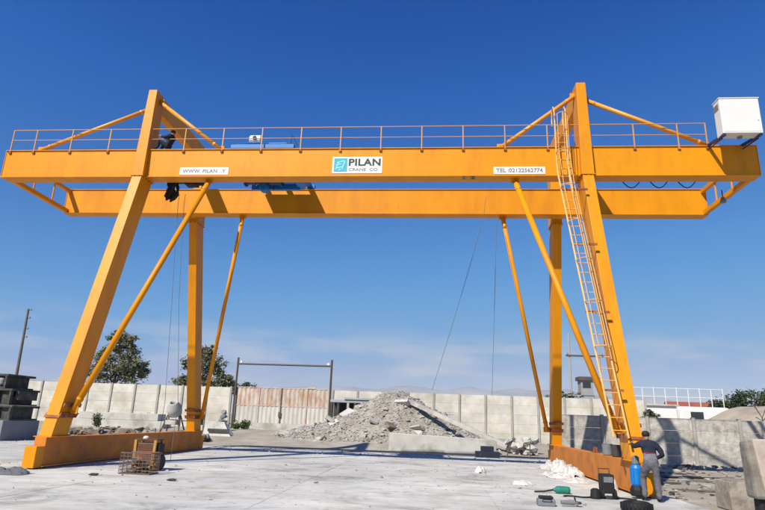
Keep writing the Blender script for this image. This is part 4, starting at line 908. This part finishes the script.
# cast concrete corner block bottom right
cz = thing('cast_barrier', (24.9, -8.4, 0), 'beige cast barrier with raised tapered pale ribs on black feet', 'barrier')
bx0 = at(752, 470, Y=-8.6).x
MB().hexa([(bx0+.02, -8.6, .62), (bx0+2.6, -8.6, .62), (bx0+2.6, -8.2, .62), (bx0+.02, -8.2, .62)], [(bx0-.03, -8.55, 1.66), (bx0+2.6, -8.55, 1.66), (bx0+2.6, -8.25, 1.66), (bx0-.03, -8.25, 1.66)]).build('barrier_body', 'beige', cz, bev=.06)
for k in range(5):
    xx = bx0+.21+.40*k
    MB().hexa([(xx-.03, -8.665, .66), (xx+.05, -8.665, .66), (xx+.05, -8.58, .66), (xx-.03, -8.58, .66)], [(xx-.15, -8.64, 1.71), (xx+.13, -8.64, 1.71), (xx+.13, -8.45, 1.71), (xx-.15, -8.45, 1.71)]).build('tapered_rib', 'pink', cz, bev=.03)
for xx in (bx0+.12, bx0+1.4, bx0+2.3): MB().box(xx, xx+.9 if xx < bx0+1 else xx+.3, -8.5, -8.25, 0, .62).build('foot', 'black', cz, bev=.03)
kb = thing('kerb_block', (25.6, -4.6, 0), 'pale beige concrete kerb block beside the ribbed barrier', 'concrete block')
p = at(729, 482, Y=-5.2); MB().box(p.x, p.x+2.2, -5.2, -4.4, 0, p.z).build('block', 'kerb', kb, bev=.015)
MB().box(p.x+.1, p.x+2.1, -5.1, -4.5, p.z, p.z+.02).build('top_screed', 'kerb', kb)

# ------------------------------------------------------------------ people
def figure(name, joints, bones, rad, root_j, loc, rotz, matfn, mats, label, neck=1.5, lev=3):
    names = list(joints); idx = {n_: i for i, n_ in enumerate(names)}
    me = bpy.data.meshes.new('body'); me.from_pydata([joints[n_] for n_ in names], [(idx[a], idx[b]) for a, b in bones], [])
    o = bpy.data.objects.new('tmp', me); COL.objects.link(o)
    sk = o.modifiers.new('s', 'SKIN'); sk.use_smooth_shade = True
    o.modifiers.new('ss', 'SUBSURF').levels = lev
    for n_ in names:
        v = me.skin_vertices[0].data[idx[n_]]; r_ = rad[n_]; v.radius = r_ if isinstance(r_, tuple) else (r_, r_); v.use_root = (n_ == root_j)
    bpy.context.view_layer.update()
    em_ = bpy.data.meshes.new_from_object(o.evaluated_get(bpy.context.evaluated_depsgraph_get())); bpy.data.objects.remove(o)
    vn = [(v_.co.copy(), v_.normal.copy()) for v_ in em_.vertices]; flat = []
    for c_, n_ in vn: flat += list(c_+n_*(.014*noise.noise(c_*9)+.008*noise.noise(c_*22)) if c_.z < neck else c_)
    em_.vertices.foreach_set('co', flat); em_.update()
    em_.materials.clear()
    for q in mats: em_.materials.append(M[q])
    import numpy as np
    npol = len(em_.polygons); C_ = np.empty(npol*3); em_.polygons.foreach_get('center', C_); C_ = C_.reshape(-1, 3)
    best = np.full(npol, 1e9); bi = np.zeros(npol, int)
    for k_, (a, b) in enumerate(bones):
        A = np.array(joints[a]); D_ = np.array(joints[b])-A
        t_ = np.clip((C_-A)@D_/max(1e-9, D_@D_), 0, 1); dd = np.linalg.norm(C_-A-t_[:, None]*D_, axis=1); q_ = dd < best; best[q_] = dd[q_]; bi[q_] = k_
    em_.polygons.foreach_set('material_index', np.array([matfn(bones[k_], Vector(c)) for k_, c in zip(bi, C_)], dtype=np.int32))
    em_.polygons.foreach_set('use_smooth', np.ones(npol, dtype=bool)); em_.update()
    root = thing(name, loc, label, 'person'); root.rotation_euler.z = rotz; root['_local'] = 1
    b = bpy.data.objects.new('body', em_); COL.objects.link(b); b.parent = root
    return root
def hand(J, B, Rr, side, wrist, fwd, out, curl, s=1.0):
    """palm, four fingers and a thumb growing from the wrist joint"""
    wr = Vector(J[wrist]); f = Vector(fwd).normalized(); o_ = Vector(out).normalized(); c = Vector(curl).normalized()
    pm = 'palm'+side; J[pm] = tuple(wr+f*.075*s); Rr[pm] = (.034, .018); B.append((wrist, pm))
    for k, (off, ln) in enumerate(((.030, .072), (.011, .082), (-.009, .076), (-.028, .06))):
        k1, k2, k3 = (f'f{side}{k}{q}' for q in 'abc')
        p0 = wr+f*.095*s+o_*off; J[k1] = tuple(p0); J[k2] = tuple(p0+f*ln*.5+c*.012); J[k3] = tuple(p0+f*ln*.85+c*.045)
        Rr[k1] = .0105; Rr[k2] = .0095; Rr[k3] = .008; B += [(pm, k1), (k1, k2), (k2, k3)]
    t1, t2 = 'th'+side+'a', 'th'+side+'b'
    J[t1] = tuple(wr+f*.045+o_*.045+c*.01); J[t2] = tuple(wr+f*.085+o_*.065+c*.03); Rr[t1] = .012; Rr[t2] = .009; B += [(pm, t1), (t1, t2)]
J = dict(pel=(0, 0, .95), spi=(0, .04, 1.12), che=(0, .09, 1.31), upc=(0, .11, 1.43), nek=(-.01, .14, 1.52), jaw=(-.015, .185, 1.59), sku=(-.02, .18, 1.66), top=(-.02, .18, 1.72), nos=(-.02, .29, 1.625),
         shL=(-.19, .12, 1.43), elL=(-.30, .36, 1.36), wrL=(-.26, .60, 1.41), shR=(.19, .09, 1.43), elR=(.34, .03, 1.17), wrR=(.20, .24, 1.06),
         hiR=(.095, 0, .90), knR=(.13, .05, .50), anR=(.14, -.02, .09), toR=(.16, .16, .035), hiL=(-.095, .02, .90), knL=(-.14, .30, .56), anL=(-.15, .20, .12), toL=(-.17, .38, .035))
B_ = [('pel', 'spi'), ('spi', 'che'), ('che', 'upc'), ('upc', 'nek'), ('nek', 'jaw'), ('jaw', 'sku'), ('sku', 'top'), ('jaw', 'nos'), ('upc', 'shL'), ('shL', 'elL'), ('elL', 'wrL'), ('upc', 'shR'), ('shR', 'elR'), ('elR', 'wrR'), ('pel', 'hiR'), ('hiR', 'knR'), ('knR', 'anR'), ('anR', 'toR'), ('pel', 'hiL'), ('hiL', 'knL'), ('knL', 'anL'), ('anL', 'toL')]
Rr = dict(pel=(.195, .14), spi=(.19, .135), che=(.20, .14), upc=(.165, .115), nek=.058, jaw=.068, sku=.088, top=.06, nos=.014, shL=.092, elL=.066, wrL=.042, shR=.092, elR=.068, wrR=.042, hiR=.115, knR=.088, anR=.066, toR=.045, hiL=.115, knL=.088, anL=.066, toL=.045)
hand(J, B_, Rr, 'L', 'wrL', (.1, .8, .15), (.3, 0, .9), (.6, .3, 0)); hand(J, B_, Rr, 'R', 'wrR', (-.7, .5, -.1), (0, .2, .9), (0, .4, -.6))
def clothes1(b, c):
    n_ = set(b[:2])
    if any(k.startswith(('palm', 'fL', 'fR', 'th')) for k in n_): return 3
    if n_ & {'jaw', 'sku', 'top', 'nos'}: return 3
    if n_ == {'anR', 'toR'} or n_ == {'anL', 'toL'} or c.z < .085: return 4
    if n_ & {'knR', 'anR', 'knL', 'anL'} or n_ & {'hiR', 'hiL'}: return 2
    if n_ & {'elL', 'elR', 'wrL', 'wrR', 'shL', 'shR'}: return 0
    if c.z < .98: return 2
    return 5 if c.z < 1.19 else (1 if c.z < 1.225 else 0)
ft = at(661, 503, Z=0)
wk = figure('person', J, B_, Rr, 'pel', (ft.x-.14, ft.y+.05, 0), 0, clothes1, ['navy', 'red', 'greycloth', 'skin', 'black', 'greyshirt'], 'worker in navy and grey workwear leaning a hand on the crane leg')
hm = MB(); n_ = 14
hm.lathe((-.02, .165, 1.635), [(.088, 0), (.10, .03), (.101, .07), (.085, .105), (.05, .13), (.01, .14)], n_)
hm.build('hair', 'hair', wk, smooth=True)
# worker sitting on the girder beside the post
J2 = dict(pel=(0, 0, .16), spi=(.02, .0, .34), che=(.06, -.0, .52), upc=(.08, 0, .64), nek=(.09, 0, .72), jaw=(.10, -.02, .79), sku=(.10, 0, .86), top=(.1, 0, .92), nos=(.0, -.03, .82),
          shL=(.08, .17, .63), elL=(-.12, .20, .58), wrL=(-.30, .12, .66), shR=(.08, -.17, .63), elR=(-.10, -.20, .52), wrR=(-.30, -.14, .60),
          hiR=(-.02, -.10, .13), knR=(-.36, -.18, .40), anR=(-.40, -.16, .07), toR=(-.56, -.16, .04), hiL=(-.02, .10, .13), knL=(-.34, .16, .36), anL=(-.42, .16, .07), toL=(-.58, .16, .04))
B2 = list(B_[:22]); R2 = {k: v for k, v in Rr.items() if not k.startswith(('palm', 'fL', 'fR', 'th'))}
hand(J2, B2, R2, 'L', 'wrL', (-1, 0, .3), (0, .3, 1), (-.2, -.6, -.3)); hand(J2, B2, R2, 'R', 'wrR', (-1, 0, .3), (0, -.3, 1), (-.2, .6, -.3))
def clothes2(b, c):
    n_ = set(b[:2])
    if any(k.startswith(('palm', 'fL', 'fR', 'th')) for k in n_): return 1
    if n_ & {'jaw', 'sku', 'top', 'nos'}: return 1
    return 0
w2 = figure('person', J2, B2, R2, 'pel', (7.05, .12, ZT+.01), 0, clothes2, ['darkcloth', 'skin'], 'worker in black clothes sitting on the orange girder beside the post', .7, 2)
hm = MB(); hm.lathe((.10, .0, .80), [(.092, 0), (.103, .04), (.104, .08), (.085, .115), (.05, .14), (.01, .15)], n_); hm.build('cap', 'darkcloth', w2, smooth=True)

for o_ in (wk, w2): del o_['_local']
# ------------------------------------------------------------------ haze
HZD = .00003
hz = MB().box(-17000, 17000, -300, 15000, -60, 1000)
hv = bpy.data.materials.new('haze_air'); hv.use_nodes = True; t = hv.node_tree; t.nodes.clear()
oo = N(t, 'ShaderNodeOutputMaterial'); pv = N(t, 'ShaderNodeVolumePrincipled'); pv.inputs['Color'].default_value = (.80, .88, 1, 1); pv.inputs['Density'].default_value = HZD; pv.inputs['Anisotropy'].default_value = .0
t.links.new(pv.outputs[0], oo.inputs['Volume'])
M['haze'] = hv
stuff(hz.build('haze', 'haze'))
